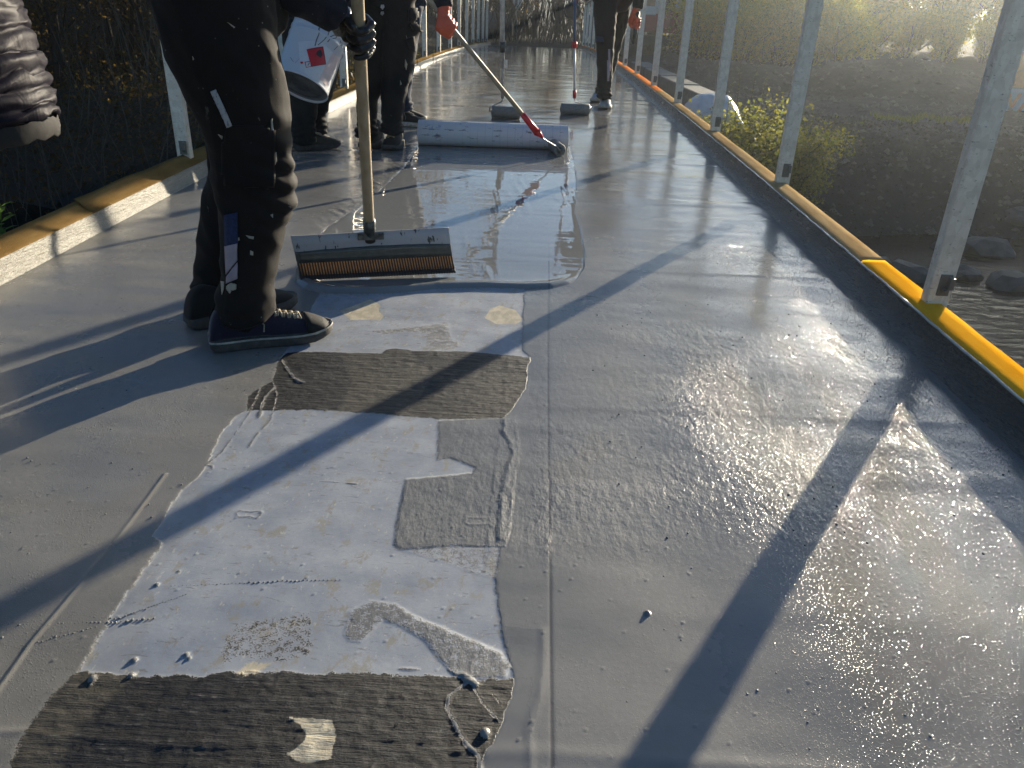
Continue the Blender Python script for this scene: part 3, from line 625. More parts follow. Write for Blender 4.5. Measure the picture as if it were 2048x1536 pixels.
def shoe(parent, name, heel, toe, wid, m, msole, mlace, collar=.10, toe_h=.055, label=None, lace_n=5, ank=None, white_tip=False):
    heel = Vector((*heel, float(deck_z(heel[1]))+.0035)); toe = Vector((*toe, float(deck_z(toe[1]))+.0035)); d = toe-heel; L = d.length; x = d.normalized(); z = Vector((0, 0, 1)); y = z.cross(x).normalized()
    T = lambda a, b, c: heel+x*(a*L)+y*b+z*c
    st = [(-.0, .50, .030), (.015, .66, .062), (.06, .76, collar), (.14, .80, collar+.012), (.24, .80, collar+.008), (.32, .80, collar-.004), (.40, .84, .094), (.50, .92, .082), (.62, 1.0, .070), (.74, 1.0, toe_h), (.85, .92, toe_h*.86), (.93, .72, toe_h*.70), (.98, .45, .034), (1.0, .22, .022)]
    hw = wid/2; sh = .022; V = []; F = []; n = 17
    for s, wf, h in st:
        cshift = .006*math.sin(s*PI)
        for k in range(n):
            a = PI*k/(n-1); e = .75
            V.append(T(s, cshift+hw*wf*math.copysign(abs(math.cos(a))**e, math.cos(a))*.94, sh+(h-sh)*math.sin(a)**.72))
    for i in range(len(st)-1):
        for k in range(n-1): F.append((i*n+k, (i+1)*n+k, (i+1)*n+k+1, i*n+k+1))
        F.append(((i)*n+n-1, (i+1)*n+n-1, (i+1)*n, i*n))
    F.append(tuple(range(n))); F.append(tuple((len(st)-1)*n+k for k in range(n-1, -1, -1)))
    up = mesh(V, F)
    bm = bmesh.new(); bm.from_mesh(up); bmesh.ops.recalc_face_normals(bm, faces=bm.faces); bm.to_mesh(up); bm.free()
    sub = wlink(name, up, m, parent, True); md = sub.modifiers.new('s', 'SUBSURF'); md.levels = 1; md.render_levels = 2
    if label: sub['label'] = label
    out = []
    for s, wf, h in st[:-1]: out.append((s, hw*wf*1.04+.003))
    ol = [(s, w_) for s, w_ in out]+[(1.012, hw*.20)]
    pts = [(s, w_) for s, w_ in ol]+[(s, -w_) for s, w_ in reversed(ol)]
    V = []; n2 = len(pts)
    for hh, sc in ((0, .95), (.004, 1.0), (.020, 1.0), (.027, .97)):
        for s, w_ in pts:
            spring = .012*max(0, s-.82)/.18 + .004*max(0, .08-s)/.08
            V.append(T(.5+(s-.5)*(sc*.5+.5), w_*sc+.006*math.sin(s*PI), hh+spring*(1 if hh < .01 else .7)))
    F = [(i*n2+k, i*n2+(k+1) % n2, (i+1)*n2+(k+1) % n2, (i+1)*n2+k) for i in range(3) for k in range(n2)]
    F += [tuple(range(n2-1, -1, -1)), tuple(3*n2+k for k in range(n2))]
    wlink('sole', mesh(V, F), msole, sub, True)
    if name == 'shoe' and lace_n > 5:
        V = [T(.5+(s-.5)*1.0, w_*1.03+.006*math.sin(s*PI), .024+dz+.012*.7*max(0, s-.82)/.18) for dz in (0, .005) for s, w_ in pts]; F = [(k, (k+1) % n2, n2+(k+1) % n2, n2+k) for k in range(n2)]
        wlink('welt', mesh(V, F), MSOLEL, sub, True).modifiers.new('s', 'SOLIDIFY').thickness = .002
        for s0, s1, hs in ((.78, .97, .9), (.03, .20, .8)):
            V = []; F = []; n3 = 15
            for j in range(5):
                s = s0+(s1-s0)*j/4; h = np.interp(s, [q[0] for q in st], [q[2] for q in st]); wf = np.interp(s, [q[0] for q in st], [q[1] for q in st])
                for k in range(n3):
                    a = PI*(.02+.96*k/(n3-1)) if s0 > .5 else (PI*.42*k/(n3-1)+.02); V.append(T(s, .006*math.sin(s*PI)+hw*wf*math.copysign(abs(math.cos(a))**.75, math.cos(a))*.97+.0, sh+(h-sh)*math.sin(a)**.72*1.02+.0015))
            F = [(j*n3+k, (j+1)*n3+k, (j+1)*n3+k+1, j*n3+k+1) for j in range(4) for k in range(n3-1)]
            wlink('shoe_overlay', mesh(V, F), MBOOTC, sub, True).modifiers.new('s', 'SOLIDIFY').thickness = .0025
    lb = MB()
    for i in range(lace_n):
        s = .36+.05*i; hh = np.interp(s, [q[0] for q in st], [q[2] for q in st])+.002; ww = .020
        for sg in (1, -1):
            lb.tube([T(s, -ww*sg, hh-.002), T(s+.012, -.008*sg, hh+.004), T(s+.028, .008*sg, hh+.003), T(s+.040, ww*sg, hh-.007)], .0040 if name == 'boot' else .0028, 5)
    for sg in (1, -1): lb.tube([T(.36, 0, collar-.012), T(.37, .02*sg, collar-.008), T(.40, .034*sg, collar-.022), T(.44, .04*sg, .062), T(.43, .045*sg, .045)], .0018, 5)
    wlink('lace', lb.mesh(), mlace, sub, True)
    return sub
def hand_grip(parent, name, org, z, palm, wrist, m, rs=.016, s=1., elbow=None, label=None, vox=.0028):
    """five-fingered hand closed round a shaft; z = shaft direction, palm = direction from the shaft to the palm"""
    z = Vector(z).normalized(); px_ = Vector(palm); px_ = (px_-z*px_.dot(z)).normalized(); x = -px_; y = z.cross(x)
    T = lambda a, b, c: Vector(org)+(x*a+y*b+z*c)*s
    mb = MB(); rf = .0105; R0 = rs/s+rf*.86
    for i, (h, ln, rr) in enumerate(((.033, .95, .0104), (.0115, 1.06, .0108), (-.0105, 1.0, .0104), (-.031, .80, .0092))):
        pts = []; rd = []
        angs = np.linspace(PI*.93, PI*(.93-1.22*ln), 9)
        for j, a in enumerate(angs):
            k = 1+.07*(1 if j in (2, 5) else 0); R_ = R0+(.006 if j == 0 else .003*(j < 3))
            pts.append(T(math.cos(a)*R_*k, math.sin(a)*R_*k, h+(.002 if j in (2, 5) else 0)-.001*j)); rd.append(rr*s*(1.08 if j in (2, 5) else 1)*(1-.028*j))
        limb(mb, pts, rd, None, z, 12, .8)
        limb(mb, [T(-R0-.004, -.050, h*.82), T(-R0-.006, -.02, h*.95), T(-R0-.002, .008, h)], [.0125*s, .0135*s, .0125*s], None, z, 12, .6)
    # palm slab
    limb(mb, [T(-R0-.006, -.062, 0), T(-R0-.008, -.04, 0), T(-R0-.008, -.015, .001), T(-R0-.004, .008, .001)], [.028*s, .038*s, .042*s, .041*s], [.016*s, .018*s, .016*s, .013*s], z, 16, .5)
    # thumb from the side of the palm base
    limb(mb, [T(-R0-.004, -.048, .024), T(-R0+.006, -.040, .045), T(-.004, -R0-.006, .050), T(R0*.8, -R0*.75, .046), T(R0+.003, -.002, .038)], [.0155*s, .0145*s, .0128*s, .0115*s, .0095*s], None, z, 12, .8)
    w = Vector(wrist); c0 = T(-R0-.006, -.058, 0)
    mid = c0.lerp(w, .5); limb(mb, [T(-R0-.007, -.045, 0), c0, mid, w], [.030*s, .028*s, .027*s, .031*s], [.017*s, .020*s, .022*s, .026*s], z, 16, .3)
    me = fuse(mb, vox, 2, .5, lambda p: .0006*mnoise.noise(p*90))
    o = wlink(name, me, m, parent, True)
    if label: o['label'] = label
    return o
def head_mesh(c, fwd, s=1.):
    f = Vector(fwd).normalized(); u = Vector((0, 0, 1)); u = (u-f*u.dot(f)).normalized(); r = f.cross(u)
    T = lambda a, b, d: c+(r*a+f*b+u*d)*s
    mb = MB(); limb(mb, [T(0, -.01, -.05), T(0, -.012, .0), T(0, -.012, .05), T(0, -.012, .085)], [.066*s, .076*s, .077*s, .058*s], [.080*s, .094*s, .096*s, .070*s], r, 20, .6)
    limb(mb, [T(0, .045, -.055), T(0, .055, -.092)], [.05*s, .030*s], [.036*s, .028*s], r, 14, .5)          # jaw and chin
    limb(mb, [T(0, .080, .022), T(0, .098, -.004), T(0, .108, -.022)], [.010*s, .012*s, .016*s], [.012*s, .013*s, .011*s], r, 10, .6)   # nose
    limb(mb, [T(-.022, .083, -.050), T(.022, .083, -.050)], [.008*s]*2, None, u, 8, .6); limb(mb, [T(-.018, .082, -.062), T(.018, .082, -.062)], [.008*s]*2, None, u, 8, .6)
    limb(mb, [T(-.048, .074, .030), T(.048, .074, .030)], [.011*s]*2, None, u, 8, .6)                        # brow
    for q in (1, -1): limb(mb, [T(.078*q, -.012, .018), T(.082*q, -.016, -.022)], [.010*s, .007*s], [.018*s, .012*s], r, 10, .6)
    return mb, T
def figure(root, J, mats, cap=MBEAN, width=1., skip_trousers=False):
    """J: joints in world space. Builds one continuous body plus trousers and jacket over it."""
    g = lambda k: Vector(J[k]); mt, mj = mats
    side = (g('shR')-g('shL')).normalized(); fw = J['face']
    mb, T = head_mesh(g('head'), fw)
    limb(mb, [g('neck')-Vector((0, 0, .03)), g('neck'), g('head')-Vector((0, 0, .05))], [.062, .055, .055], None, side, 14)
    pel = g('pelvis'); ch = g('chest')
    limb(mb, [pel-Vector((0, 0, .05)), pel, pel.lerp(ch, .45), ch, ch.lerp(g('neck'), .7)], [.13*width, .16*width, .14*width, .17*width, .10], [.09, .11, .095, .11, .07], side, 18)
    for q in 'LR':
        limb(mb, [ch.lerp(g('neck'), .5), g('sh'+q), g('el'+q), g('wr'+q)], [.06, .052, .040, .027], None, side, 12)
        limb(mb, [pel, g('hip'+q), g('kn'+q), g('kn'+q).lerp(g('an'+q), .35), g('an'+q)], [.08, .068, .045, .038, .024], None, side, 12)
        a = g('an'+q); limb(mb, [a, a+Vector(J.get('foot'+q, (.05, .02, -.05)))*.5], [.024, .020], None, side, 10)
    link('body', None, None) if False else wlink('body', fuse(mb, .011, 3, .5), MSKIN, root, True)
    for q in (1, -1): eb = MB(); limb(eb, [T(.031*q, .075, .012), T(.031*q, .079, .012)], [.010, .007], None, (0, 0, 1), 8); wlink('eye', eb.mesh(), simple_eye, root, True)
    cb = MB(); limb(cb, [T(0, -.016, .032), T(0, -.018, .07), T(0, -.018, .098)], [.085, .082, .055], [.102, .098, .066], side, 20, .6); wlink('cap', fuse(cb, .008, 3), cap, root, True)
    jb = MB(); hem = pel.lerp(ch, .05)-Vector((0, 0, .02))
    limb(jb, [hem, pel.lerp(ch, .3), pel.lerp(ch, .65), ch, ch.lerp(g('neck'), .55), g('neck')], [.175*width, .165*width, .175*width, .195*width, .14, .075], [.125, .12, .122, .13, .10, .072], side, 26, .1)
    for q in 'LR':
        limb(jb, [ch.lerp(g('neck'), .35), g('sh'+q), g('sh'+q).lerp(g('el'+q), .5), g('el'+q), g('el'+q).lerp(g('wr'+q), .6), g('el'+q).lerp(g('wr'+q), .97)], [.085, .078, .064, .056, .048, .043], None, side, 16, .15)
    wlink('jacket', fuse(jb, .010, 3, .5, cloth_disp(.006, 6, 9, 3)), mj, root, True)
    if not skip_trousers:
        tb_ = MB()
        for q in 'LR':
            h, k, a = g('hip'+q), g('kn'+q), g('an'+q); rw = J.get('leg', (.098, .080, .070, .066))
            limb(tb_, [pel+(h-pel)*.5+Vector((0, 0, .04)), h, h.lerp(k, .5), k, k.lerp(a, .5), a+Vector((0, 0, .02))], [.12*width, rw[0]*1.05, rw[0], rw[1], rw[2], rw[3]], None, side, 20, .1)
        limb(tb_, [pel+Vector((0, 0, .10)), pel, pel-Vector((0, 0, .06))], [.17*width, .175*width, .13*width], [.118, .125, .10], side, 22, .2)
        za = min(g('anL').z, g('anR').z)
        wlink('trousers', fuse(tb_, .009, 3, .5, cuff_disp(cloth_disp(.006, 8, 13, J.get('seed', 1)), za+.05, .06, .005)), mt, root, True)
simple_eye = simple('eye', (.2, .2, .2), .1)

# ---- worker spreading the coating with the squeegee (nearest, in profile)
A = empty('person', (-.72, 1.97, 0)); tag(A, 'nearest worker in profile, paint spattered dark trousers and navy shoes, pushing the squeegee', 'person')
def rows_leg(mb, rows, Yp, rb, ax=(1, 0, 0)):
    P = []; a_ = []; b_ = []
    for (y, l, r), b in zip(rows, rb):
        yy = Yp(y) if callable(Yp) else Yp; L = at(l, y, yy); R_ = at(r, y, yy); P.append((L+R_)/2); a_.append((R_-L).length/2); b_.append(b)
    limb(mb, P, a_, b_, ax, 30, .08)
tb_ = MB()
near = [(-70, 296, 540), (0, 306, 546), (60, 320, 552), (120, 342, 564), (180, 372, 572), (240, 404, 580), (300, 420, 587), (350, 426, 592), (395, 432, 588), (430, 438, 576), (470, 442, 564), (520, 444, 552), (560, 441, 544), (598, 436, 550), (622, 433, 536), (640, 432, 520)]
rows_leg(tb_, near, lambda y: 1.90 if y < 300 else 1.90-.02*(y-300)/340, [.11, .11, .105, .10, .095, .09, .085, .082, .08, .077, .075, .073, .072, .075, .075, .07])
farl = [(60, 330, 540), (150, 370, 560), (240, 412, 566), (320, 420, 566), (380, 414, 556), (440, 404, 536), (500, 396, 512), (560, 390, 490), (610, 386, 476), (636, 386, 484)]
rows_leg(tb_, farl, 2.08, [.10, .10, .09, .085, .08, .075, .072, .07, .07, .074])
hipc = at(424, -40, 2.0)
limb(tb_, [hipc+Vector((.02, 0, .16)), hipc+Vector((0, 0, .04)), hipc+Vector((.03, 0, -.12))], [.155, .17, .13], [.17, .185, .15], (1, 0, 0), 26, .2)
base_d = cloth_disp(.0055, 9, 10, 2, .8)
def dA(p):
    k = math.exp(-((p.z-.06)/.05)**2); kn = math.exp(-((p.z-.42)/.10)**2)*(1 if p.x > -.66 else .2)
    seam = math.exp(-((p.y-1.80)/.03)**2)*math.exp(-((p.x+.74-.05*(p.z-.4))/.004)**2)
    return base_d(p)*(1+.5*kn)+k*.006*math.sin((p.z+.02*math.sin(p.x*24))*2*PI/.04)+kn*.005*math.sin((p.z+p.x*.6)*2*PI/.05)+seam*.002
TRO = wlink('trousers', fuse(tb_, .0065, 3, .5, dA), MT_A, A, True)
# thigh pocket, knee pad pouch, folding rule, reflective patches
def conform(obj, pxpoly, lift, thick, m, name, parent, nsub=10, label=None, cut=True):
    """a cloth panel laid on a surface: the outline seen from the lens line, raised by lift and given a thickness"""
    from mathutils.bvhtree import BVHTree
    bvh = BVHTree.FromPolygons([(obj.matrix_world_local @ v.co if False else v.co+off_of(obj)) for v in obj.data.vertices], [tuple(p.vertices) for p in obj.data.polygons])
    if len(pxpoly) == 4:
        c4 = [Vector((*q, 0)) for q in pxpoly]; nu, nv_ = max(3, nsub), max(3, nsub//2)
        if (c4[1]-c4[0]).length < (c4[2]-c4[1]).length: nu, nv_ = nv_, nu
        V = []; o = Vector((0, 0, CAMZ))
        for j in range(nv_+1):
            for i in range(nu+1):
                q = c4[0].lerp(c4[1], i/nu).lerp(c4[3].lerp(c4[2], i/nu), j/nv_); h, nrm, _, _ = bvh.ray_cast(o, Vector(ray(q.x, q.y)))
                if h is None: return None
                V.append(h+nrm*lift)
        F = [(j*(nu+1)+i, (j+1)*(nu+1)+i, (j+1)*(nu+1)+i+1, j*(nu+1)+i+1) for j in range(nv_) for i in range(nu)]
        o2 = wlink(name, mesh(V, F), m, parent, True); md = o2.modifiers.new('s', 'SOLIDIFY'); md.thickness = thick; md.offset = 0
        if label: o2['label'] = label
        return o2
    nsub = max(nsub, 16)
    P = np.array(pxpoly, float); x0, y0 = P.min(0); x1, y1 = P.max(0); st = max(x1-x0, y1-y0)/nsub
    nx = max(2, int((x1-x0)/st)+1); ny = max(2, int((y1-y0)/st)+1); gx, gy = np.meshgrid(np.linspace(x0, x1, nx+1), np.linspace(y0, y1, ny+1))
    ins = sdf(gx.ravel()*.001, gy.ravel()*.001, P*.001).reshape(gx.shape)
    V = []; id_ = -np.ones(gx.shape, int); o = Vector((0, 0, CAMZ))
    for j in range(ny+1):
        for i in range(nx+1):
            x, y = gx[j, i], gy[j, i]
            if ins[j, i] < -st*.0008: continue
            d = Vector(ray(x, y)); h, nrm, _, _ = bvh.ray_cast(o, d)
            if h is None: continue
            id_[j, i] = len(V); V.append(h+nrm*lift)
    F = [(id_[j, i], id_[j+1, i], id_[j+1, i+1], id_[j, i+1]) for j in range(ny) for i in range(nx) if min(id_[j, i], id_[j+1, i], id_[j+1, i+1], id_[j, i+1]) >= 0]
    if not F: return None
    o2 = wlink(name, mesh(V, F), m, parent, True); md = o2.modifiers.new('s', 'SOLIDIFY'); md.thickness = thick; md.offset = 0
    if label: o2['label'] = label
    return o2
def off_of(o):
    L = Vector((0, 0, 0)); p = o
    while p: L += p.location; p = p.parent
    return L
MSTRIP = NT('written_strip'); _n = MSTRIP.noise(160, 4, .8, MSTRIP.map((1, 1, .5))); MSTRIP.set(MSTRIP.mix(MSTRIP.mr(_n, .56, .62, 0, .8), (.42, .42, .42), (.06, .07, .10)), .6); MSTRIP = MSTRIP.m
MREFL = simple('grey_pink_patch', (.34, .28, .32), .5, 0, .12, 30, .2); MBLUE = simple('blue_mesh_cloth', (.008, .022, .075), .8, 0, .5, 160, .5); MPAINT = simple('dried_paint_splash', (.36, .34, .28), .5, 0, .2, 60, .3)
conform(TRO, [(424, 182), (434, 177), (466, 250), (456, 254)], .010, .003, MSTRIP, 'folding_rule', A, 14, 'white rule with pencil notes sticking out of the thigh pocket')
conform(TRO, [(456, 252), (520, 250), (545, 262), (548, 368), (520, 376), (452, 366), (446, 300)], .006, .004, MT_A, 'thigh_pocket', A, 22)
conform(TRO, [(453, 492), (476, 486), (476, 520), (455, 548)], .005, .003, MREFL, 'trouser_patch', A, 8, 'pale grey pink reflective patch on the calf')
conform(TRO, [(456, 552), (476, 524), (476, 556), (455, 566)], .005, .003, MREFL, 'trouser_patch', A, 8, 'lower pale reflective patch on the calf')
conform(TRO, [(450, 430), (476, 424), (477, 486), (452, 494)], .003, .003, MBLUE, 'trouser_patch', A, 8, 'dark blue mesh insert on the calf')
conform(TRO, [(455, 572), (463, 565), (474, 568), (473, 578), (464, 580), (462, 586), (456, 578)], .004, .002, MPAINT, 'paint_splash', A, 8)
for q in ([(473, 478), (479, 474), (480, 480), (475, 482)], [(492, 470), (508, 473), (507, 478), (498, 476)], [(443, 562), (450, 563), (449, 578), (445, 590)], [(500, 500), (506, 503), (506, 510), (500, 509)], [(456, 540), (464, 533), (463, 538)], [(487, 287), (491, 290), (489, 300)], [(484, 322), (488, 330), (492, 336), (489, 338)], [(494, 290), (502, 290), (502, 293)], [(437, 268), (446, 272), (445, 278)], [(548, 306), (552, 304), (553, 322), (549, 330)], [(541, 240), (544, 236), (546, 262), (542, 270)], [(386, 112), (389, 118), (387, 120)], [(455, 44), (470, 54), (468, 56)], [(540, 430), (545, 428), (545, 436)]):
    conform(TRO, q, .002, .0012, MPAINT, 'paint_splash', A, 7)
shoe(A, 'shoe', (-.815, 1.828), (-.535, 1.955), .104, MSHOE, MSOLE, MLACE, .100, .063, 'navy knitted shoe nearest the viewer, with grey laces', 8)
shoe(A, 'shoe', (-.925, 1.955), (-.690, 2.165), .104, MBOOTC, MSOLE, MLACED, .098, .060, 'black shoe of the far leg')
HT = at(715, 0, 2.12); HB = at(738.5, 452, 2.44); HD = (HT-HB).normalized()
def on_handle(z): return HB+HD*((z-HB.z)/HD.z)
gA = HB+HD*((at(727, 72, 2.17)-HB).dot(HD))
wrA = at(655, 14, 2.10)
JA = dict(pelvis=hipc+Vector((0, 0, .09)), chest=hipc+Vector((.20, .02, .50)), neck=hipc+Vector((.27, .03, .70)), head=hipc+Vector((.36, .05, .84)), face=(.85, .25, -.5),
          shL=hipc+Vector((.20, .20, .62)), shR=hipc+Vector((.22, -.17, .62)), elL=hipc+Vector((.40, .20, .36)), elR=at(560, -60, 1.98), wrL=on_handle(1.16)+Vector((-.075, .01, .02)), wrR=wrA,
          hipL=at(440, 60, 2.08), hipR=at(430, 60, 1.90), knL=at(490, 330, 2.08), knR=at(508, 350, 1.90), anL=at(432, 628, 2.06), anR=at(492, 640, 1.885), footL=(.08, .07, -.05), footR=(.1, .04, -.05))
JA['chest'], JA['neck'] = Vector(JA['chest']), Vector(JA['neck'])
figure(A, JA, (MT_A, MJ), skip_trousers=True)
hand_grip(A, 'glove', gA, HD, (.15, 1, 0), wrA, MGLB, .0165, 1.06, label='black rubber glove low on the squeegee handle')
hand_grip(A, 'glove', on_handle(1.16), HD, (-.6, .6, 0), JA['wrL'], MGLB, .0165, 1.0, vox=.004)
# sleeve over the lower arm that enters the picture
sb = MB(); limb(sb, [at(540, -70, 1.99), at(600, -10, 2.04), at(640, 8, 2.08), at(672, 32, 2.11)], [.062, .055, .048, .043], None, (0, 0, 1), 18, .1)
wlink('sleeve', fuse(sb, .005, 2, .5, cloth_disp(.004, 14, 20, 8)), MJ, A, True)

# ---- squeegee
SQ = empty('squeegee', (-.5, 2.43, 0)); tag(SQ, 'wide paint smeared squeegee with wooden handle pushing the grey liquid, toothed amber edge', 'squeegee')
MWOOD = NT('turned_wood'); _n = MWOOD.noise(14, 5, .6, MWOOD.map((3, 3, .25))); MWOOD.set(MWOOD.ramp(_n, [(.3, (.34, .25, .14)), (.7, (.50, .39, .25))]), .5); MWOOD.bump(_n, .2, .001); MWOOD = MWOOD.m
MB().tube([HB+HD*t for t in np.linspace(-.02, 1.25, 14)], .0165, 18).build('handle', MWOOD, SQ, True, True)
MSOCK = simple('dirty_socket', (.11, .115, .11), .35, .6, .6, 40, .4)
bl, br = Vector((*ground(601, 562), .003)), Vector((*ground(911, 547), .003))
TL = at(580, 473, bl.y-.005); TR = at(900, 455, br.y-.005); U = (br-bl).normalized(); back = Vector((-U.y, U.x, 0))
def bp_(u, z, off=0):
    f = z/((TL.z+TR.z)/2); b0 = bl.lerp(br, u); t0 = TL.lerp(TR, u); p = b0.lerp(t0, f)
    cur = -.030*max(0, 1-z/.065)**1.6+.010*math.sin(min(1, z/.16)*PI); return p+back*(cur+.018+off)
def sheet(zs, u0, u1, off, th, nu=24, wob=None):
    V = []; n = nu+1
    for s_ in (0, th):
        for z in zs:
            for i in range(n):
                u = u0+(u1-u0)*i/nu; V.append(bp_(u, z+(wob(u, z) if wob else 0), off+s_))
    m = len(zs); F = []
    for s_ in range(2):
        b = s_*m*n
        for j in range(m-1):
            for i in range(nu):
                q = (b+j*n+i, b+j*n+i+1, b+(j+1)*n+i+1, b+(j+1)*n+i); F.append(q if s_ == 0 else q[::-1])
    for j in range(m-1):
        for i in (0, nu): q = (j*n+i, (j+1)*n+i, m*n+(j+1)*n+i, m*n+j*n+i); F.append(q if i == 0 else q[::-1])
    for i in range(nu):
        for j in (0, m-1): q = (j*n+i, j*n+i+1, m*n+j*n+i+1, m*n+j*n+i); F.append(q[::-1] if j == 0 else q)
    return mesh(V, F)
zt = TL.z
MPLATE = NT('blade_plate'); _a = MPLATE.noise(46, 4, .75, MPLATE.map((1, 1, .35))); _b = MPLATE.noise(8, 3); MPLATE.set(MPLATE.mix(MPLATE.mr(_a, .60, .63, 0, 1), MPLATE.mix(_b, (.40, .385, .39), (.52, .50, .50)), (.06, .06, .055)), .45); MPLATE = MPLATE.m
MWETG = simple('wet_grey_coating', (.085, .085, .072), .18, 0, .25, 25, .3, .002)
wlink('blade_plate', sheet([.36*zt, .55*zt, .75*zt, zt], 0, 1, 0, .003), MPLATE, SQ, True)
wlink('coating_smear', sheet([.35*zt, .45*zt, .55*zt, .62*zt], .003, .997, -.0035, .003, 30, lambda u, z: (.010*math.sin(u*2.6+.2)-.004+.002*nz(u*9, 2))*(1 if z > .6*zt else 0)), MWETG, SQ, True)
t = NT('amber_rubber'); tr = t.new('ShaderNodeBsdfTranslucent'); tr.inputs[0].default_value = (.46, .35, .22, 1); mx = t.new('ShaderNodeMixShader')
_v = t.noise(120, 3, .7); t.set(t.ramp(_v, [(.35, (.12, .075, .04)), (.65, (.42, .31, .19))]), .35); mx.inputs[0].default_value = .45; t.l(t.b.outputs[0], mx.inputs[1]); t.l(tr.outputs[0], mx.inputs[2]); t.l(mx.outputs[0], t.n['Material Output'].inputs[0])
MAMB = t.m; MWEB = simple('dark_backing_web', (.035, .026, .018), .5, 0, .3, 60, .2); MDKR = simple('dark_rubber_lip', (.05, .045, .04), .4, 0, .3, 50, .3)
rb = MB()
NR = 58
for i in range(NR):
    u = (i+.5)/NR; n0 = len(rb.v); wq = .0024
    for z in (.003, .1*zt, .2*zt, .3*zt, .38*zt):
        p = bp_(u, z, -.002); rb.v += [tuple(p-U*wq-back*.002), tuple(p+U*wq-back*.002), tuple(p+U*wq+back*.003), tuple(p-U*wq+back*.003)]
    for j in range(4):
        for k in range(4): rb.f.append((n0+j*4+k, n0+j*4+(k+1) % 4, n0+(j+1)*4+(k+1) % 4, n0+(j+1)*4+k))
    rb.f += [(n0, n0+3, n0+2, n0+1), (n0+16, n0+17, n0+18, n0+19)]
o = rb.build('blade_teeth', MWEB, SQ, False, True); o['kind'] = 'stuff'; o['label'] = 'row of fine dark teeth over the amber rubber'
wlink('blade_rubber', sheet([.002, .008, .014], 0, 1, .0036, .0012, 24), MDKR, SQ, True); wlink('blade_web', sheet([.014, .2*zt, .3*zt, .37*zt], 0, 1, .0036, .0008), MAMB, SQ, True)
o = MB().tube([HB-HD*.055, HB-HD*.03, HB-HD*.0, HB+HD*.028], [.023, .019, .0195, .019], 16).build('socket', MSOCK, SQ, True, True)
cb_ = bp_(.49, zt-.014, -.006); b = MB(); Rm = Matrix((U, back, U.cross(back))).transposed(); b.box(cb_, (.082, .006, .022), Rm)
for q in (-1, 1): b.tube([cb_+U*.032*q, cb_+U*.032*q-back*.009], .0075, 8)
b.build('bracket', MSOCK, SQ, False, True)

# ================================================================== THE OTHER WORKERS
def worker(root, feet, heads, mt, mj, leg_rows, seed, shoes, lean=(0, 0), hands=None, face=(0, -1, -.3), side=(1, 0, 0), width=1., cap=MBEAN, thigh_y=None, extra=None, hipz=.90):
    """trousers follow the given leg outlines; the rest of the figure is built above them"""
    tb_ = MB(); tops = []
    for rows, Yp, rb in leg_rows:
        n0 = len(tb_.v); rows_leg(tb_, rows, Yp, rb); q = rows[-1]; e0 = (at(q[1], q[0], Yp)+at(q[2], q[0], Yp))/2; limb(tb_, [e0, e0-Vector((0, 0, .045))], [rb[-1]*.95, rb[-1]*.9], None, (1, 0, 0), 20, .1); L = at(rows[0][1], rows[0][0], Yp); R_ = at(rows[0][2], rows[0][0], Yp); tops.append((L+R_)/2)
    pc = (tops[0]+tops[-1])/2; gz = float(deck_z(pc.y)); pel = Vector((pc.x+lean[0]*.3, pc.y+lean[1]*.3, gz+hipz)); side = Vector(side)
    for tp in tops: limb(tb_, [tp, tp.lerp(pel, .6), pel], [.095, .11, .13], [.10, .11, .12], side, 18, .1)
    limb(tb_, [pel+Vector((0, 0, .12)), pel, pel-Vector((0, 0, .10))], [.165*width, .175*width, .13*width], [.115, .125, .11], side, 22, .2)
    gzf = float(deck_z(pc.y)); d0 = cloth_disp(.006, 8, 12, seed, .4)
    tr = wlink('trousers', fuse(tb_, .009, 3, .5, cuff_disp(d0, gzf+.10, .07, .006)), mt, root, True)
    ch = pel+Vector((lean[0], lean[1], .50)); nk = ch+Vector((lean[0]*.5, lean[1]*.5, .20)); hd = nk+Vector((lean[0]*.4, lean[1]*.4-.02, .14))
    shL, shR = ch+side*.20+Vector((0, 0, .12)), ch-side*.20+Vector((0, 0, .12))
    wl, wr = (Vector(q) for q in hands)
    def elbow(sh, w):
        m = (sh+w)/2; d = (w-sh).length; h = math.sqrt(max(.0025, .31**2-(d/2)**2)); return m+Vector((0, .35, -.9)).normalized()*min(h, .2)
    (r0, Y0, _), (r1, Y1, _) = leg_rows[0], leg_rows[-1]
    def foot(rows, Yp): q = rows[-1]; return (at(q[1], q[0], Yp)+at(q[2], q[0], Yp))/2
    def knee(rows, Yp): q = rows[len(rows)//2]; return (at(q[1], q[0], Yp)+at(q[2], q[0], Yp))/2
    a, b = foot(r0, Y0), foot(r1, Y1); ka, kb = knee(r0, Y0), knee(r1, Y1)
    if (a-b).dot(side) < 0: a, b, ka, kb, t0, t1 = b, a, kb, ka, tops[-1], tops[0]
    else: t0, t1 = tops[0], tops[-1]
    J = dict(pelvis=pel, chest=ch, neck=nk, head=hd, face=face, shL=shL, shR=shR, elL=elbow(shL, wl), elR=elbow(shR, wr), wrL=wl, wrR=wr, hipL=t0.lerp(pel, .3), hipR=t1.lerp(pel, .3), knL=ka, knR=kb, anL=a, anR=b, footL=shoes[0], footR=shoes[1])
    figure(root, J, (mt, mj), cap, width, True)
    return tr

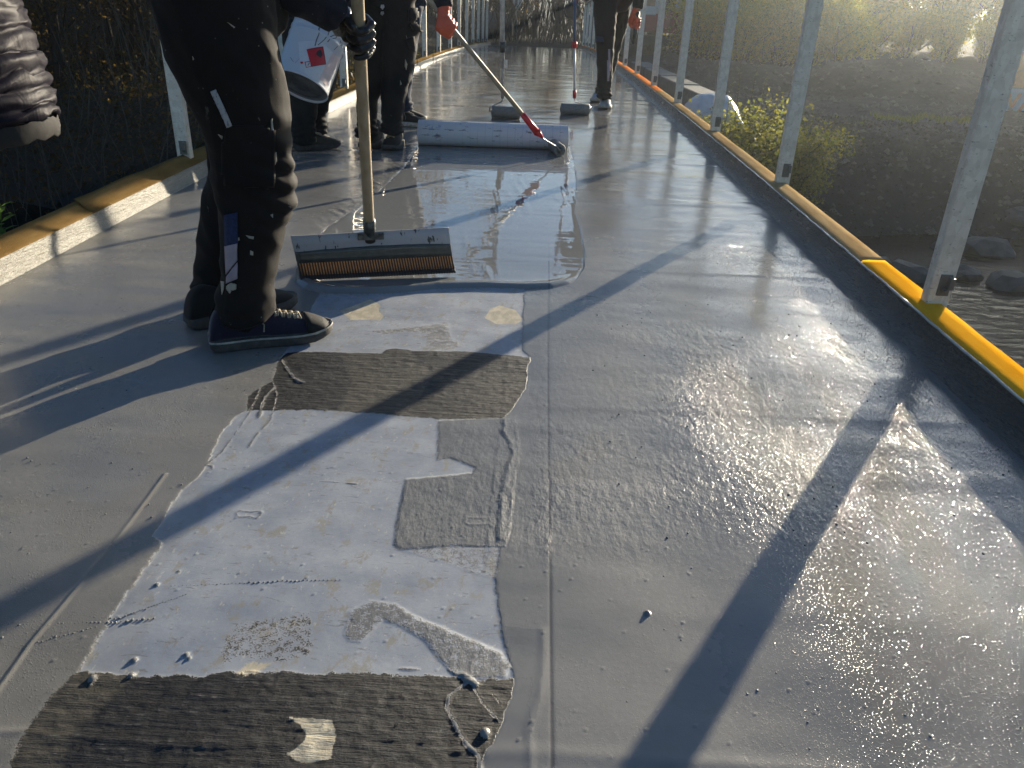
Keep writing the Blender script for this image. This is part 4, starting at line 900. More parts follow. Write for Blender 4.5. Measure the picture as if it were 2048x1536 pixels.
# pole and small roller of the second worker (needed first: the hands hold it)
P0b = at(1072, 262, 4.64); P0t = at(858, 0, 4.42); D0 = (P0t-P0b).normalized(); P0top = P0b+D0*1.75
def on_pole(z): return P0b+D0*((z-P0b.z)/D0.z)
MPOLEW = simple('pale_wood_pole', (.36, .30, .22), .5, 0, .2, 30, .2, .001, .5, (3, 3, .3)); MALU = simple('smeared_aluminium', (.58, .57, .54), .35, .25, .3, 30, .2, .001); MREDP = simple('red_plastic', (.62, .02, .03), .35, 0, .1, 20)
MNAP = simple('paint_soaked_roller_nap', (.20, .195, .175), .45, 0, .3, 90, 1, .006); MWIRE = simple('steel_wire', (.30, .30, .29), .3, .9, .2, 60)

# ---- worker C, frontal, cargo trousers, orange red glove
Cc = empty('person', (-.92, 4.72, 0)); tag(Cc, 'worker facing the viewer, black cargo trousers, tan laced boots, orange glove on wooden pole', 'person')
gC = on_pole(at(902, 44, 4.46).z); wrC = at(889, 8, 4.45)
vl = [(46, 724, 776), (90, 718, 772), (130, 716, 768), (165, 714, 766), (200, 713, 756), (235, 714, 753), (258, 716, 750)]
vr = [(46, 766, 842), (90, 764, 834), (125, 765, 828), (150, 764, 822), (180, 762, 815), (210, 762, 808), (238, 764, 806), (250, 765, 802)]
TC = worker(Cc, None, None, MT_C, MJ, [(vl, 4.78, [.09, .088, .082, .075, .07, .068, .07]), (vr, 4.74, [.09, .09, .085, .08, .076, .072, .070, .070])], 5, ((0, -.09, -.05), (0, -.09, -.05)), (.05, -.10), (wrC, on_pole(1.18)+Vector((-.05, .05, .02))), side=(1, 0, 0), hipz=.86)
conform(TC, [(815, 20), (838, 14), (846, 40), (842, 62), (826, 62), (816, 48)], .014, .010, MT_C, 'cargo_pocket', Cc, 12)
conform(TC, [(808, 78), (826, 72), (829, 104), (814, 98)], .010, .006, MT_C, 'cargo_pocket', Cc, 10)
for y in (13, 26): conform(TC, [(763, y-4), (768, y-4), (769, y+1), (766, y+4), (762, y+1)], .006, .005, MALU, 'trouser_button', Cc, 5)
for q in ([(812, 70), (816, 80), (819, 92), (815, 90)], [(810, 118), (814, 128), (812, 140), (809, 132)], [(720, 150), (722, 156), (719, 158)], [(800, 160), (803, 168), (800, 170)]): conform(TC, q, .003, .0015, MPAINT, 'paint_splash', Cc, 6)
shoe(Cc, 'boot', (-.862, 4.97), (-.868, 4.685), .108, MBOOTC, MSOLE, MLACE, .13, .062, 'boot with criss-crossed tan laces', 7)
shoe(Cc, 'boot', (-.985, 5.0), (-1.015, 4.72), .108, MBOOTC, MSOLE, MLACED, .13, .062)
hand_grip(Cc, 'glove', gC, -D0, (.25, -1, .35), wrC, MGLO, .013, 1.12, vox=.004, label='orange red rubber glove low on the pole')
hand_grip(Cc, 'glove', on_pole(1.18), D0, (-1, .2, 0), on_pole(1.18)+Vector((-.09, .03, .03)), MGLO, .013, 1.0, vox=.005)
sb = MB(); limb(sb, [at(868, -60, 4.5), at(882, -20, 4.47), at(889, 14, 4.45)], [.062, .052, .046], None, (1, 0, 0), 16, .1); wlink('sleeve', fuse(sb, .006, 2, .5, cloth_disp(.004, 12, 20, 4)), MJ, Cc, True)

# ---- worker B tipping the bucket, mostly hidden
B = empty('person', (-1.3, 4.7, 0)); tag(B, 'worker in dusty brown boots, lower legs showing under the tilted white bucket', 'person')
fl = [(40, 560, 640), (110, 570, 640), (180, 574, 636), (220, 578, 634), (250, 580, 632), (270, 582, 630)]; fr = [(40, 620, 690), (110, 616, 682), (170, 610, 668), (200, 606, 660), (232, 608, 652), (252, 610, 654)]
BKT = at(601, 175, 4.15)
BKT_top = at(648, 45, 4.36)
wB1 = at(588, -14, 4.3)
worker(B, None, None, MT_E, MJ, [(fl, 4.62, [.09, .085, .075, .07, .07, .07]), (fr, 4.86, [.09, .085, .075, .07, .07, .07])], 9, ((.08, -.03, -.05), (.08, -.03, -.05)), (.12, -.16), (at(690, 20, 4.5), wB1), face=(.6, -.7, -.4), side=(.5, .85, 0), hipz=.87)
shoe(B, 'boot', (-1.395, 4.60), (-1.170, 4.765), .105, MBOOTB, MSOLE, MLACE, .12, .062, 'dusty brown boot with its toe to the right')
shoe(B, 'boot', (-1.50, 4.80), (-1.275, 4.93), .105, MBOOTB, MSOLE, MLACE, .12, .062)
hand_grip(B, 'glove', at(590, -2, 4.30), (1, .1, 0), (0, .1, 1), at(580, -50, 4.34), MGLO, .008, 1.1, vox=.005, label='orange glove on the wire handle of the bucket')

# ---- worker D behind C: dark jeans, one shoe showing
Dd = empty('person', (-.9, 5.75, 0)); tag(Dd, 'worker mostly hidden behind the cargo trousers, one dark striped shoe showing', 'person')
dl = [(10, 770, 822), (60, 772, 820), (110, 774, 816), (160, 778, 812), (195, 782, 812), (214, 786, 812)]; dr = [(10, 800, 846), (60, 800, 840), (110, 800, 832), (150, 796, 826), (190, 795, 822), (206, 796, 822)]
worker(Dd, None, None, MJEAN, MJ, [(dl, 5.95, [.08, .078, .07, .065, .062, .062]), (dr, 5.72, [.08, .078, .07, .065, .062, .062])], 14, ((.08, -.02, -.05), (.08, -.02, -.05)), (.10, .0), (at(1003, -70, 6.0), at(1003, -100, 6.0)), face=(.9, -.1, -.4), side=(.2, -.9, 0), hipz=.87)
shoe(Dd, 'shoe', (-1.03, 5.74), (-.775, 5.70), .10, MBOOTC, MSOLEL, MLACED, .10, .06, 'dark striped shoe with its pale sole edge')
shoe(Dd, 'shoe', (-1.08, 5.98), (-.82, 5.97), .10, MBOOTC, MSOLEL, MLACED, .10, .06)

# ---- worker E walking at the right
Ee = empty('person', (.6, 7.3, 0)); tag(Ee, 'worker on the right walking towards the viewer in dusty black trousers and grey trainers', 'person')
el = [(-10, 1186, 1236), (30, 1188, 1234), (70, 1190, 1230), (100, 1193, 1228), (135, 1194, 1226), (165, 1195, 1224), (186, 1196, 1222)]; er = [(-10, 1216, 1264), (40, 1214, 1258), (80, 1210, 1246), (110, 1206, 1238), (140, 1200, 1230), (165, 1194, 1222), (176, 1192, 1218)]
EG = at(1273, 46, 7.15)
TE = worker(Ee, None, None, MT_E, MT_E, [(el, 7.22, [.11, .10, .09, .08, .075, .07, .07]), (er, 7.62, [.12, .11, .09, .08, .072, .068, .068])], 20, ((0, -.1, -.05), (0, -.1, -.05)), (.0, -.08), (EG+Vector((0, 0, .10)), at(1150, -60, 6.6)+Vector((.03, .1, 0))), hipz=.88, width=1.05)
shoe(Ee, 'shoe', (.575, 7.44), (.545, 7.165), .108, MSNEAK, MSOLEL, MLACED, .10, .06, 'pale grey trainer in front')
shoe(Ee, 'shoe', (.545, 7.93), (.495, 7.66), .104, MSNEAK, MSOLEL, MLACED, .10, .06)
conform(TE, [(1193, 72), (1206, 74), (1208, 84), (1194, 82)], .006, .004, MBLUE, 'trouser_patch', Ee, 8, 'blue patch at the knee')
conform(TE, [(1217, 98), (1220, 100), (1219, 118), (1218, 140), (1216, 162), (1214, 160), (1216, 130)], .004, .003, MREFL, 'trouser_stripe', Ee, 22, 'pale stripe down the shin')
hand_grip(Ee, 'glove', EG, (0, 0, 1), (.3, .9, .1), EG+Vector((-.01, .01, .11)), MGLO, .012, 1.05, vox=.005, label='orange glove of the hanging hand')
hand_grip(Ee, 'glove', at(1150, -62, 6.52), (0, 0, 1), (1, .6, 0), at(1150, -60, 6.6)+Vector((.05, .1, 0)), MGLB, .014, 1.0, vox=.006)
# a cordless tool hanging in his hand
b = MB(); b.tube([EG+Vector((.004, 0, .085)), EG, EG-Vector((.002, 0, .075)), EG-Vector((.012, 0, .16))], [.016, .018, .020, .013], 10); o = b.build('mixing_stick', MSOCK, None, True); tag(o, 'short dark stick in the orange glove of the walking worker', 'stick')

# ---- bystander in a puffer jacket at the left edge
G = empty('person', (-1.32, 1.12, 0)); tag(G, 'bystander at the left edge in a shiny dark quilted puffer jacket', 'person')
t = NT('shiny_quilted_nylon'); n_ = t.noise(26, 4, .65, t.map((1, 1, .35)), 1.0); t.set(t.mix(n_, (.010, .009, .014), (.018, .016, .024)), .5, spec=.07); t.b.inputs['Sheen Weight'].default_value = .0; t.bump(n_, .3, .006); MPUF = t.m
MLIN = simple('dark_lining', (.010, .009, .008), .8, 0, .3, 40, .3); MBAND = simple('elastic_hem_band', (.014, .013, .012), .8, 0, .2, 60, .3)
YJ = 1.22
def jrow(l, r, y, yr=None, b=.13):
    L, R_ = at(l, y, YJ), at(r, yr if yr is not None else y, YJ); return (L+R_)/2, (R_-L)/2, b
jr_ = [jrow(-330, 94, 330, 236, .13), jrow(-330, 86, 290, 214, .145), jrow(-330, 70, 250, 176, .15), jrow(-325, 58, 200, 142, .155), jrow(-320, 40, 150, 104, .155), jrow(-310, 20, 95, 62, .15), jrow(-300, 2, 40, 20, .15), jrow(-280, -30, -20, -30, .145), jrow(-250, -60, -110, -120, .13)]
n = 56; V = []; F = []; sub = 7; rings = []
for i in range(len(jr_)-1):
    for s_ in range(sub):
        f = s_/sub; c = jr_[i][0].lerp(jr_[i+1][0], f); h = jr_[i][1].lerp(jr_[i+1][1], f); b_ = jr_[i][2]+(jr_[i+1][2]-jr_[i][2])*f
        puff = 1+.055*abs(math.sin(PI*(i+f)))**.6-.02; rings.append((c, h*puff, b_*puff, i+f))
for c, h, b_, q in rings:
    for k in range(n):
        a = 2*PI*k/n; p = c+h*math.cos(a)+Vector((0, 1, 0))*b_*math.sin(a); p += Vector((0, 0, 1))*.010*nz(a*3, q*1.5)+(p-c).normalized()*(.008*nz(a*7, q*2.2, 3)+.0010*nz(a*14, q*3, 5)*(1-.6*abs(math.sin(PI*q)))); V.append(p)
F = [(i*n+k, i*n+(k+1) % n, (i+1)*n+(k+1) % n, (i+1)*n+k) for i in range(len(rings)-1) for k in range(n)]
jk = wlink('puffer_jacket', mesh(V, F), MPUF, G, True); md = jk.modifiers.new('s', 'SOLIDIFY'); md.thickness = .012; md.offset = -1; jk.data.materials.append(MLIN); md.material_offset = 1
c, h, b_, _ = rings[0]; V = []; F = []
for s_, (dz, sc) in enumerate(((.0, 1.015), (-.012, 1.02), (-.026, 1.0), (-.028, .985), (-.012, .985), (0., .98))):
    for k in range(n):
        a = 2*PI*k/n; V.append(c+h*math.cos(a)*sc+Vector((0, 1, 0))*b_*math.sin(a)*sc+Vector((.003, 0, dz+.003*math.sin(k*2.6))))
F = [(i*n+k, i*n+(k+1) % n, (i+1)*n+(k+1) % n, (i+1)*n+k) for i in range(5) for k in range(n)]
wlink('hem_band', mesh(V, F), MBAND, jk, True)
pel = Vector((-1.34, 1.20, .86)); GJ = dict(pelvis=pel, chest=pel+Vector((.06, .02, .46)), neck=pel+Vector((.12, .03, .66)), head=pel+Vector((.19, .04, .80)), face=(.9, .3, -.4), shL=pel+Vector((.08, .2, .58)), shR=pel+Vector((.08, -.2, .58)), elL=pel+Vector((.10, .26, .30)), elR=pel+Vector((.02, -.30, .30)), wrL=pel+Vector((.12, .2, .12)), wrR=pel+Vector((.10, -.24, .12)),
          hipL=pel+Vector((0, .1, -.02)), hipR=pel+Vector((0, -.1, -.02)), knL=Vector((-1.36, 1.32, .46)), knR=Vector((-1.36, 1.02, .46)), anL=Vector((-1.40, 1.32, .10)), anR=Vector((-1.40, 1.02, .10)), footL=(.06, 0, -.05), footR=(.06, 0, -.05))
figure(G, GJ, (MT_A, MPUF))
shoe(G, 'shoe', (-1.44, 1.02), (-1.19, 1.02), .10, MBOOTC, MSOLE, MLACED); shoe(G, 'shoe', (-1.44, 1.32), (-1.19, 1.34), .10, MBOOTC, MSOLE, MLACED)

# ================================================================== BUCKET
K = empty('paint_bucket', BKT); tag(K, 'white tin bucket tipped upside down, streaked with grey coating, red flame hazard label', 'bucket')
ax = (BKT_top-BKT).normalized(); RB = Matrix((Vector((1, 0, 0)), Vector((0, 1, 0)), Vector((0, 0, 1))))
Rb = frame_to(ax); HB_, RR = .365, .137
MTIN = NT('white_lacquered_tin'); _n = MTIN.noise(6, 4, .6); MTIN.set(MTIN.mix(_n, (.50, .51, .54), (.60, .61, .64)), .28); MTIN = MTIN.m
MTINB = simple('bare_tin_bottom', (.20, .20, .19), .35, .8, .4, 18, .2)
prof = [(RR-.004, .012), (RR+.001, .0), (RR+.003, .004), (RR+.001, .010), (RR, .016), (RR, .235), (RR+.0035, .240), (RR+.0035, .246), (RR, .251), (RR, .272), (RR+.0035, .277), (RR+.0035, .283), (RR, .288), (RR+.001, HB_-.012), (RR+.006, HB_-.008), (RR+.007, HB_), (RR+.002, HB_+.003), (RR-.004, HB_), (RR-.004, .02)]
V, F = lathe(prof, 56); me = mesh(V, F)
def klink(name, me, m, parent=K, smooth=True):
    me.transform(Rb.to_4x4()); return link(name, me, m, parent, smooth)
tin = klink('bucket_shell', me, MTIN)
V, F = lathe([(.0005, .010), (.04, .010), (.044, .007), (.05, .010), (.09, .010), (.094, .0125), (.10, .010), (RR-.003, .011), (RR-.003, .014), (.0005, .014)], 48); klink('bucket_bottom', mesh(V, F), MTINB)
Rbi = Rb.transposed()
def cyl(px, py, rr=RR):
    o = Rbi @ (Vector((0, 0, CAMZ))-BKT); d = Rbi @ Vector(ray(px, py)); a = d.x**2+d.y**2; b = 2*(o.x*d.x+o.y*d.y); c = o.x**2+o.y**2-rr*rr; q = b*b-4*a*c
    if q < 0: return None
    tt = (-b-math.sqrt(q))/(2*a); p = o+d*tt; return math.atan2(p.y, p.x), p.z
def decal(name, pts, m, lift, parent=K, sub=6):
    q = [cyl(*p) for p in pts]
    if any(v is None for v in q): return None
    a0 = q[0][0]; q = np.array([((a-a0+PI) % (2*PI)-PI+a0, z) for a, z in q]); lo, hi = q.min(0), q.max(0); nx, ny = 14, 10
    bm = bmesh.new(); vs_ = [bm.verts.new((a*RR, z, 0)) for a, z in q]; f = bm.faces.new(vs_)
    for i in range(1, nx): bmesh.ops.bisect_plane(bm, geom=bm.verts[:]+bm.edges[:]+bm.faces[:], plane_co=((lo[0]+(hi[0]-lo[0])*i/nx)*RR, 0, 0), plane_no=(1, 0, 0))
    for v in bm.verts:
        a, z = v.co.x/RR, v.co.y; v.co = ((RR+lift)*math.cos(a), (RR+lift)*math.sin(a), z)
    me = bpy.data.meshes.new('mesh'); bm.to_mesh(me); bm.free(); o = klink(name, me, m, parent, False); return o
MRED = simple('red_label', (.55, .012, .018), .4, 0, .08, 20); MBLK = simple('black_ink', (.02, .015, .015), .5, 0, .1, 20); MWL = simple('white_label', (.62, .62, .62), .5, 0, .06, 30); MPINK = simple('pink_label', (.60, .48, .46), .5, 0, .1, 30)
decal('white_label', [(597, 84), (640, 84), (667, 107), (634, 166), (601, 142)], MWL, .0008)
decal('side_label', [(664, 106), (680, 117), (652, 172), (638, 158)], MPINK, .0012)
hz = decal('hazard_label', [(613, 99), (646, 93), (652, 129), (622, 134)], MRED, .0014); hz['label'] = 'red flammable label with a black flame'
decal('flame_mark', [(636, 101), (641, 99), (643, 104), (645, 110), (641, 116), (636, 113), (632, 109), (633, 104)], MBLK, .0022, hz)
for q in ([(614, 100), (646, 94), (646, 95), (614, 101)], [(645, 94), (646, 94), (651, 128), (650, 128)], [(623, 133), (651, 128), (651, 129), (623, 134)]): decal('label_border', q, MBLK, .0021, hz)
s2_ = decal('small_hazard_label', [(609, 124), (621, 122), (623, 133), (612, 136)], MRED, .0014); decal('label_field', [(611, 125.5), (620, 124), (621.5, 132.5), (613, 134.5)], MWL, .0020, s2_)
decal('arrow_mark', [(615, 131), (618.5, 125), (619.5, 126), (616, 132)], MBLK, .0026, s2_); decal('red_spot', [(600, 124), (605, 123), (607, 127), (602, 128)], MRED, .0014)
MDRIP = simple('grey_coating_drip', (.13, .13, .12), .25, 0, .2, 30)
for pts, wd in (([(641, 34), (644, 44), (638, 58), (638, 68), (633, 80), (630, 92)], 3.0), ([(646, 38), (657, 46), (661, 56), (656, 70), (648, 80), (641, 86), (636, 90)], 2.4), ([(676, 66), (672, 76), (660, 78), (655, 84)], 2.2), ([(660, 74), (668, 70), (678, 74), (682, 66)], 1.8), ([(620, 36), (623, 46)], 1.6), ([(613, 106), (600, 116), (590, 126)], .7), ([(668, 100), (676, 92), (684, 90)], 1.5), ([(684, 72), (680, 84), (690, 88)], 1.8), ([(581, 115), (584, 120), (587, 124)], 1.2)):
    W3 = []
    for p in pts:
        q = cyl(*p)
        if q: W3.append(Rb @ Vector((RR*math.cos(q[0]), RR*math.sin(q[0]), q[1])))
    if len(W3) > 1: MB().tube(W3, [wd*.0011*(.7+.5*random.random()) for _ in W3], 7).build('paint_drip', MDRIP, K, True)
c0 = Rb @ Vector((0, 0, HB_-.03))
e1 = at(592, 24, 4.28)-BKT; hand0 = at(590, -4, 4.30)-BKT
for q in (e1, c0+(c0-e1)*.9): pass
q = Rb @ Vector((0, 0, HB_-.03)); sd = (e1-q); sd = (sd-ax*sd.dot(ax)).normalized()
pA, pB = q+sd*(RR+.004), q-sd*(RR+.004)
MB().tube([pA, pA.lerp(hand0, .5)+Vector((-.012, 0, .01)), hand0+Vector((-.02, 0, 0)), hand0+Vector((.02, 0, 0)), pB.lerp(hand0, .6)+Vector((.03, 0, .05)), pB], .0022, 7).build('wire_handle', MWIRE, K, True)
for p in (pA, pB):
    b = MB(); b.tube([p-sd*.004*(1 if p is pA else -1), p+sd*.008*(1 if p is pA else -1)], [.012, .009], 10); b.build('handle_lug', MWIRE, K, True)
V, F = lathe([(.001, .26), (RR-.006, .262)], 32); klink('coating_inside', mesh(V, F), MWETG)

# ================================================================== FABRIC ROLL
rl, rr_ = Vector((*ground(837.5, 281), 0)), Vector((*ground(1134, 291), 0)); RD = .072
for v in (rl, rr_): v.z = float(deck_z(v.y))+RD+.002
Q = empty('fleece_roll', (rl+rr_)/2); tag(Q, 'white roll of reinforcing fleece with faint printed grid, lying across the deck behind the pool', 'fabric roll')
t = NT('printed_fleece'); u = (rr_-rl).normalized(); t2 = t.new('ShaderNodeSeparateXYZ'); t.l(t.tc.outputs['Object'], t2.inputs[0])
gx = t.math('PINGPONG', t2.outputs[0], .0225); gl = t.mr(gx, .0, .0016, .55, 0); gz = t.math('PINGPONG', t2.outputs[2], .028); gl2 = t.mr(gz, .0, .0016, .4, 0)
sm_ = t.mr(t.noise(9, 4, .7, t.map((.9, 3, 5))), .60, .65, 0, .85); gate = t.mr(t.noise(3, 2), .4, .55, .2, 1)
c_ = t.mix(t.math('MULTIPLY', t.math('MAXIMUM', gl, gl2), gate), (.66, .65, .64), (.18, .20, .28)); bl_ = t.mr(t.noise(34, 2, .6, t.map((1, 1, 1))), .56, .6, 0, .55); bx = t.mr(t.math('ABSOLUTE', t.math('SUBTRACT', t.math('PINGPONG', t.math('ADD', t2.outputs[0], .62), .27), .245)), .016, .018, 1, 0)
c_ = t.mix(t.math('MULTIPLY', bl_, bx), c_, (.22, .30, .48)); c_ = t.mix(sm_, c_, (.09, .09, .09)); t.set(c_, .5); t.b.inputs['Subsurface Weight'].default_value = .0; MFLE = t.m
V = []; F = []; L = (rr_-rl).length; n = 40; nl = 24; R3 = Matrix((u, Vector((-u.y, u.x, 0)), Vector((0, 0, 1)))).transposed()
for i in range(nl+1):
    x = -L/2+L*i/nl
    for k in range(n): a = 2*PI*k/n; r = RD*(1+.012*nz(x*4, math.cos(a), math.sin(a))); V.append(R3 @ Vector((x, r*math.cos(a), r*math.sin(a))))
F = [(i*n+k, (i+1)*n+k, (i+1)*n+(k+1) % n, i*n+(k+1) % n) for i in range(nl) for k in range(n)]
link('fleece_cover', mesh(V, F), MFLE, Q, True)
for sg in (-1, 1):    # wound ends and cardboard core
    b = MB(); turns = 7; pts = []
    for j in range(turns*16): a = j/16*2*PI; r = .028+(RD-.030)*j/(turns*16); pts.append(R3 @ Vector((sg*(L/2-.001), r*math.cos(a), r*math.sin(a))))
    b.tube(pts, .0022, 4); o = b.build('wound_end', MWL, Q)
    V, F = lathe([(.0, 0), (RD*.98, 0)], 28); me = mesh(V, F); me.transform((R3 @ Matrix.Rotation(PI/2, 3, 'Y')).to_4x4()); me.transform(Matrix.Translation(R3 @ Vector((sg*(L/2-.003), 0, 0)))); link('end_face', me, MPINK, Q)
b = MB(); q0 = R3 @ Vector((-L/2+.01, RD*.2, RD*1.0)); V = []
b.box(R3 @ Vector((0, RD*.30, RD*.985)), (L*.995, .014, .002), R3 @ Matrix.Rotation(-.3, 3, 'X')); b.build('loose_edge', MFLE, Q)

# ================================================================== ROLLERS
def roller(pole_pts, pole_r, wire, sleeve, rad_, mp, label, collars=(), upper=None, name='paint_roller', nap=MNAP):
    o = empty(name, Vector(sleeve[0])); tag(o, label, 'paint roller', 'paint rollers on long poles')
    MB().tube(pole_pts, pole_r, 12).build('pole', mp, o, True, True)
    if upper: MB().tube(upper[0], upper[1], 12).build('outer_pole', upper[2], o, True, True)
    MB().tube(wire, .0042, 8).build('wire_frame', MWIRE, o, True, True)
    a, b = Vector(sleeve[0]), Vector(sleeve[1]); d = (b-a).normalized()
    me_pts = [a, a+d*.003, a+(b-a)*.25, a+(b-a)*.5, a+(b-a)*.75, b-d*.003, b]; rs = [rad_*.9, rad_, rad_*1.01, rad_*.99, rad_*1.01, rad_, rad_*.9]
    sl_ = MB().tube(me_pts, rs, 26).build('roller_sleeve', nap, o, True, True)
    for e, s_ in ((a, -1), (b, 1)): MB().tube([e+d*.001*s_, e+d*.005*s_], [rad_*.55, rad_*.5], 14).build('end_cap', MSOCK, sl_, True, True)
    for p, q, r1, r2, m_ in collars: MB().tube([p, Vector(p).lerp(Vector(q), .5), q], [r1, (r1+r2)/2, r2], 12).build('collar', m_, o, True, True)
    return o
G0 = lambda px, py, h=0: Vector((*deck_pt(px, py), float(deck_z(deck_pt(px, py)[1]))+h))
# small roller in front of the fleece roll
f0 = G0(1119, 313, .036); b0 = f0+Vector((-.035, .17, 0))
co0, co1 = P0b+D0*.13, P0b-D0*.005
roller([P0b+D0*.05, P0top], .0125, [P0b+D0*.02, P0b-D0*.05, f0+Vector((-.02, -.012, .02)), f0+Vector((0, -.006, 0)), f0+Vector((0, .01, 0))], (f0, b0), .036, MPOLEW, 'small shaggy roller on a wooden pole with red collar, before the fleece roll',
       [(co0, co1, .015, .020, MREDP), (co1, co1-D0*.045+Vector((.01, 0, 0)), .024, .005, MREDP)])
# middle roller on aluminium pole
m1, m2 = G0(983, 236, .045), G0(1040, 238, .045); jb_ = at(1005, 196, (m1.y+m2.y)/2+.02); jt = at(1004, -110, 6.05)
roller([jb_, jb_.lerp(jt, .45)], .0135, [jb_+Vector((0, 0, .03)), jb_, at(1004, 203, m1.y), at(982, 214, m1.y), m1+Vector((-.015, 0, .03)), m1+Vector((-.015, 0, 0)), m1], (m1, m2), .043, MALU, 'wide roller on a smeared aluminium pole, left one behind the fleece roll',
       [(jb_.lerp(jt, .33), jb_.lerp(jt, .40), .022, .022, MSOCK)], upper=([jb_.lerp(jt, .22), jt], .0175, MALU))
b = MB(); cl0 = at(1012, 128, 6.1); b.box(cl0, (.020, .02, .055)); o = b.build('clamp_lever', MALU, [x for x in C.objects if x.name.startswith('paint_roller')][-1], False, True)
# right roller on thin blue-white pole
q1, q2 = G0(1121, 229, .043), G0(1178, 231, .043); kb = at(1149, 196, q1.y); kt = at(1150, -120, 6.45)
MPBLUE = simple('blue_pole_paint', (.13, .20, .36), .3, .3, .1, 20); MPWHITE = simple('white_pole_paint', (.68, .69, .70), .35, 0, .1, 20)
roller([kb, kb.lerp(kt, .36)], .0085, [kb+Vector((0, 0, .02)), kb, at(1150, 203, q1.y), at(1176, 212, q1.y), q2+Vector((.012, 0, .02)), q2+Vector((.012, 0, 0)), q2], (q1, q2), .043, MPWHITE, 'wide roller on a thin blue and white pole with red collars, right of the two',
       [(kb.lerp(kt, .0), kb.lerp(kt, .055), .014, .014, MREDP), (kb.lerp(kt, .345), kb.lerp(kt, .385), .019, .019, MREDP)], upper=([kb.lerp(kt, .36), kt], .011, MPBLUE))

# ================================================================== TERRAIN, RIVER
WZ = -2.15
MOUNDS = [(8.6, 20.2, 2.5, 2.2, .74), (5.9, 20.5, 2.4, 1.6, .40), (4.3, 20.0, 1.8, 1.6, .42), (12.6, 21.5, 2.4, 2.0, .55), (3.4, 24.5, 2.2, 1.4, .35), (16.0, 24, 3, 3, .6)]
def terr(x, y):
    x = np.asarray(x, float); y = np.asarray(y, float)
    foot = 9.4+.09*np.abs(x)+.5*fbm(x*.25, x*0, 2, 200); foot = np.where(x > 2, foot+.6*sm(x, 2, 6), foot)
    top = np.where(x > 0, -1.02, -.75)
    u = (y-foot)/np.where(x > 0, 3.0, 2.6); up = sm(u, 0, 1)
    z = -2.6+(top+2.6)*up
    z = z+np.where(x < -1, sm(y-foot, 2, 14)*2.3*sm(-x, 1.5, 8), 0)                   # the left bank goes on rising
    nb = sm(-(y+3.2), 0, 3.2); z = np.maximum(z, -2.6+(2.5)*nb)                      # near bank behind the viewer
    z = z+up*(.10*fbm(x*.7, y*.7, 3, 210)+.05*fbm(x*2.6, y*2.6, 3, 215))
    for mx, my, sx, sy, h in MOUNDS:
        d = np.sqrt(((x-mx)/sx)**2+((y-my)/sy)**2); z = z+h*np.clip(1-d, 0, 1)**.8*(1+.12*fbm(x*2.2, y*2.2, 2, 220))*(1 if True else 0)
    # approach embankment carrying the end of the deck
    lane = sm(1.9-np.abs(x+.3), 0, .6)*sm(y, 25.4, 26.6); z = z*(1-lane)+(float(deck_z(26.3))-.03)*lane
    far = sm(np.hypot(x, y), 60, 400); z = z*(1-far)+(-1.)*far
    return z
def terrain_block(xs, ys):
    gx, gy = np.meshgrid(xs, ys); X, Y = gx.ravel(), gy.ravel(); V = np.stack([X, Y, terr(X, Y)], 1); nx, ny = len(xs), len(ys)
    idx = np.arange(nx*ny).reshape(ny, nx); F = np.stack([idx[:-1, :-1], idx[:-1, 1:], idx[1:, 1:], idx[1:, :-1]], -1).reshape(-1, 4); return V, F
def spread(a, b, fine_a, fine_b, st, far):
    m = np.arange(fine_a, fine_b+st/2, st); lo = fine_a-np.geomspace(st, fine_a-a, far)[::-1]; hi = fine_b+np.geomspace(st, b-fine_b, far); return np.concatenate([lo, m, hi])
V, F = terrain_block(spread(-700, 700, -22, 22, .14, 26), spread(-500, 900, -8, 34, .14, 26))
t = NT('bare_earth'); n1 = t.noise(.9, 5, .6); n2 = t.noise(9, 5, .7); n3 = t.noise(60, 4, .7); pos = t.new('ShaderNodeSeparateXYZ'); t.l(t.tc.outputs['Object'], pos.inputs[0])
dirt = t.ramp(n2, [(.30, (.016, .016, .013)), (.55, (.034, .033, .027)), (.74, (.085, .080, .066))])
leaf = t.ramp(t.vor(26, out='Color'), [(.2, (.012, .011, .007)), (.6, (.035, .027, .014)), (.92, (.085, .055, .025))])
c = t.mix(t.mr(pos.outputs[0], -2.0, 1.2, 1, 0, True), dirt, leaf)
c = t.mix(t.mr(pos.outputs[2], -1.95, -1.25, 0, 1), (.035, .034, .030), c)
gr = t.math('MULTIPLY', t.mr(n1, .5, .62, 0, 1), t.mr(pos.outputs[1], 26, 34, 0, 1)); c = t.mix(gr, c, (.05, .06, .02))
t.set(c, .9); t.bump(t.math('ADD', t.math('MULTIPLY', n2, 1.4), t.math('MULTIPLY', n3, .6)), .9, .05)
tag(link('ground', grid_mesh(V, F, {}), t.m), kind='structure')
t = NT('river_water'); wv = t.noise(3.2, 4, .6, t.map((1, 2.6, 1)), .6); t.set((.010, .012, .009), .10, spec=.5); t.b.inputs['IOR'].default_value = 1.10; t.bump(wv, .6, .05)
tag(link('river', mesh([(-400, -9, WZ), (400, -9, WZ), (400, 13.5, WZ), (-400, 13.5, WZ)], [(0, 1, 2, 3)]), t.m), kind='structure')
def gz_(x, y): return float(terr(np.array([x]), np.array([y]))[0])
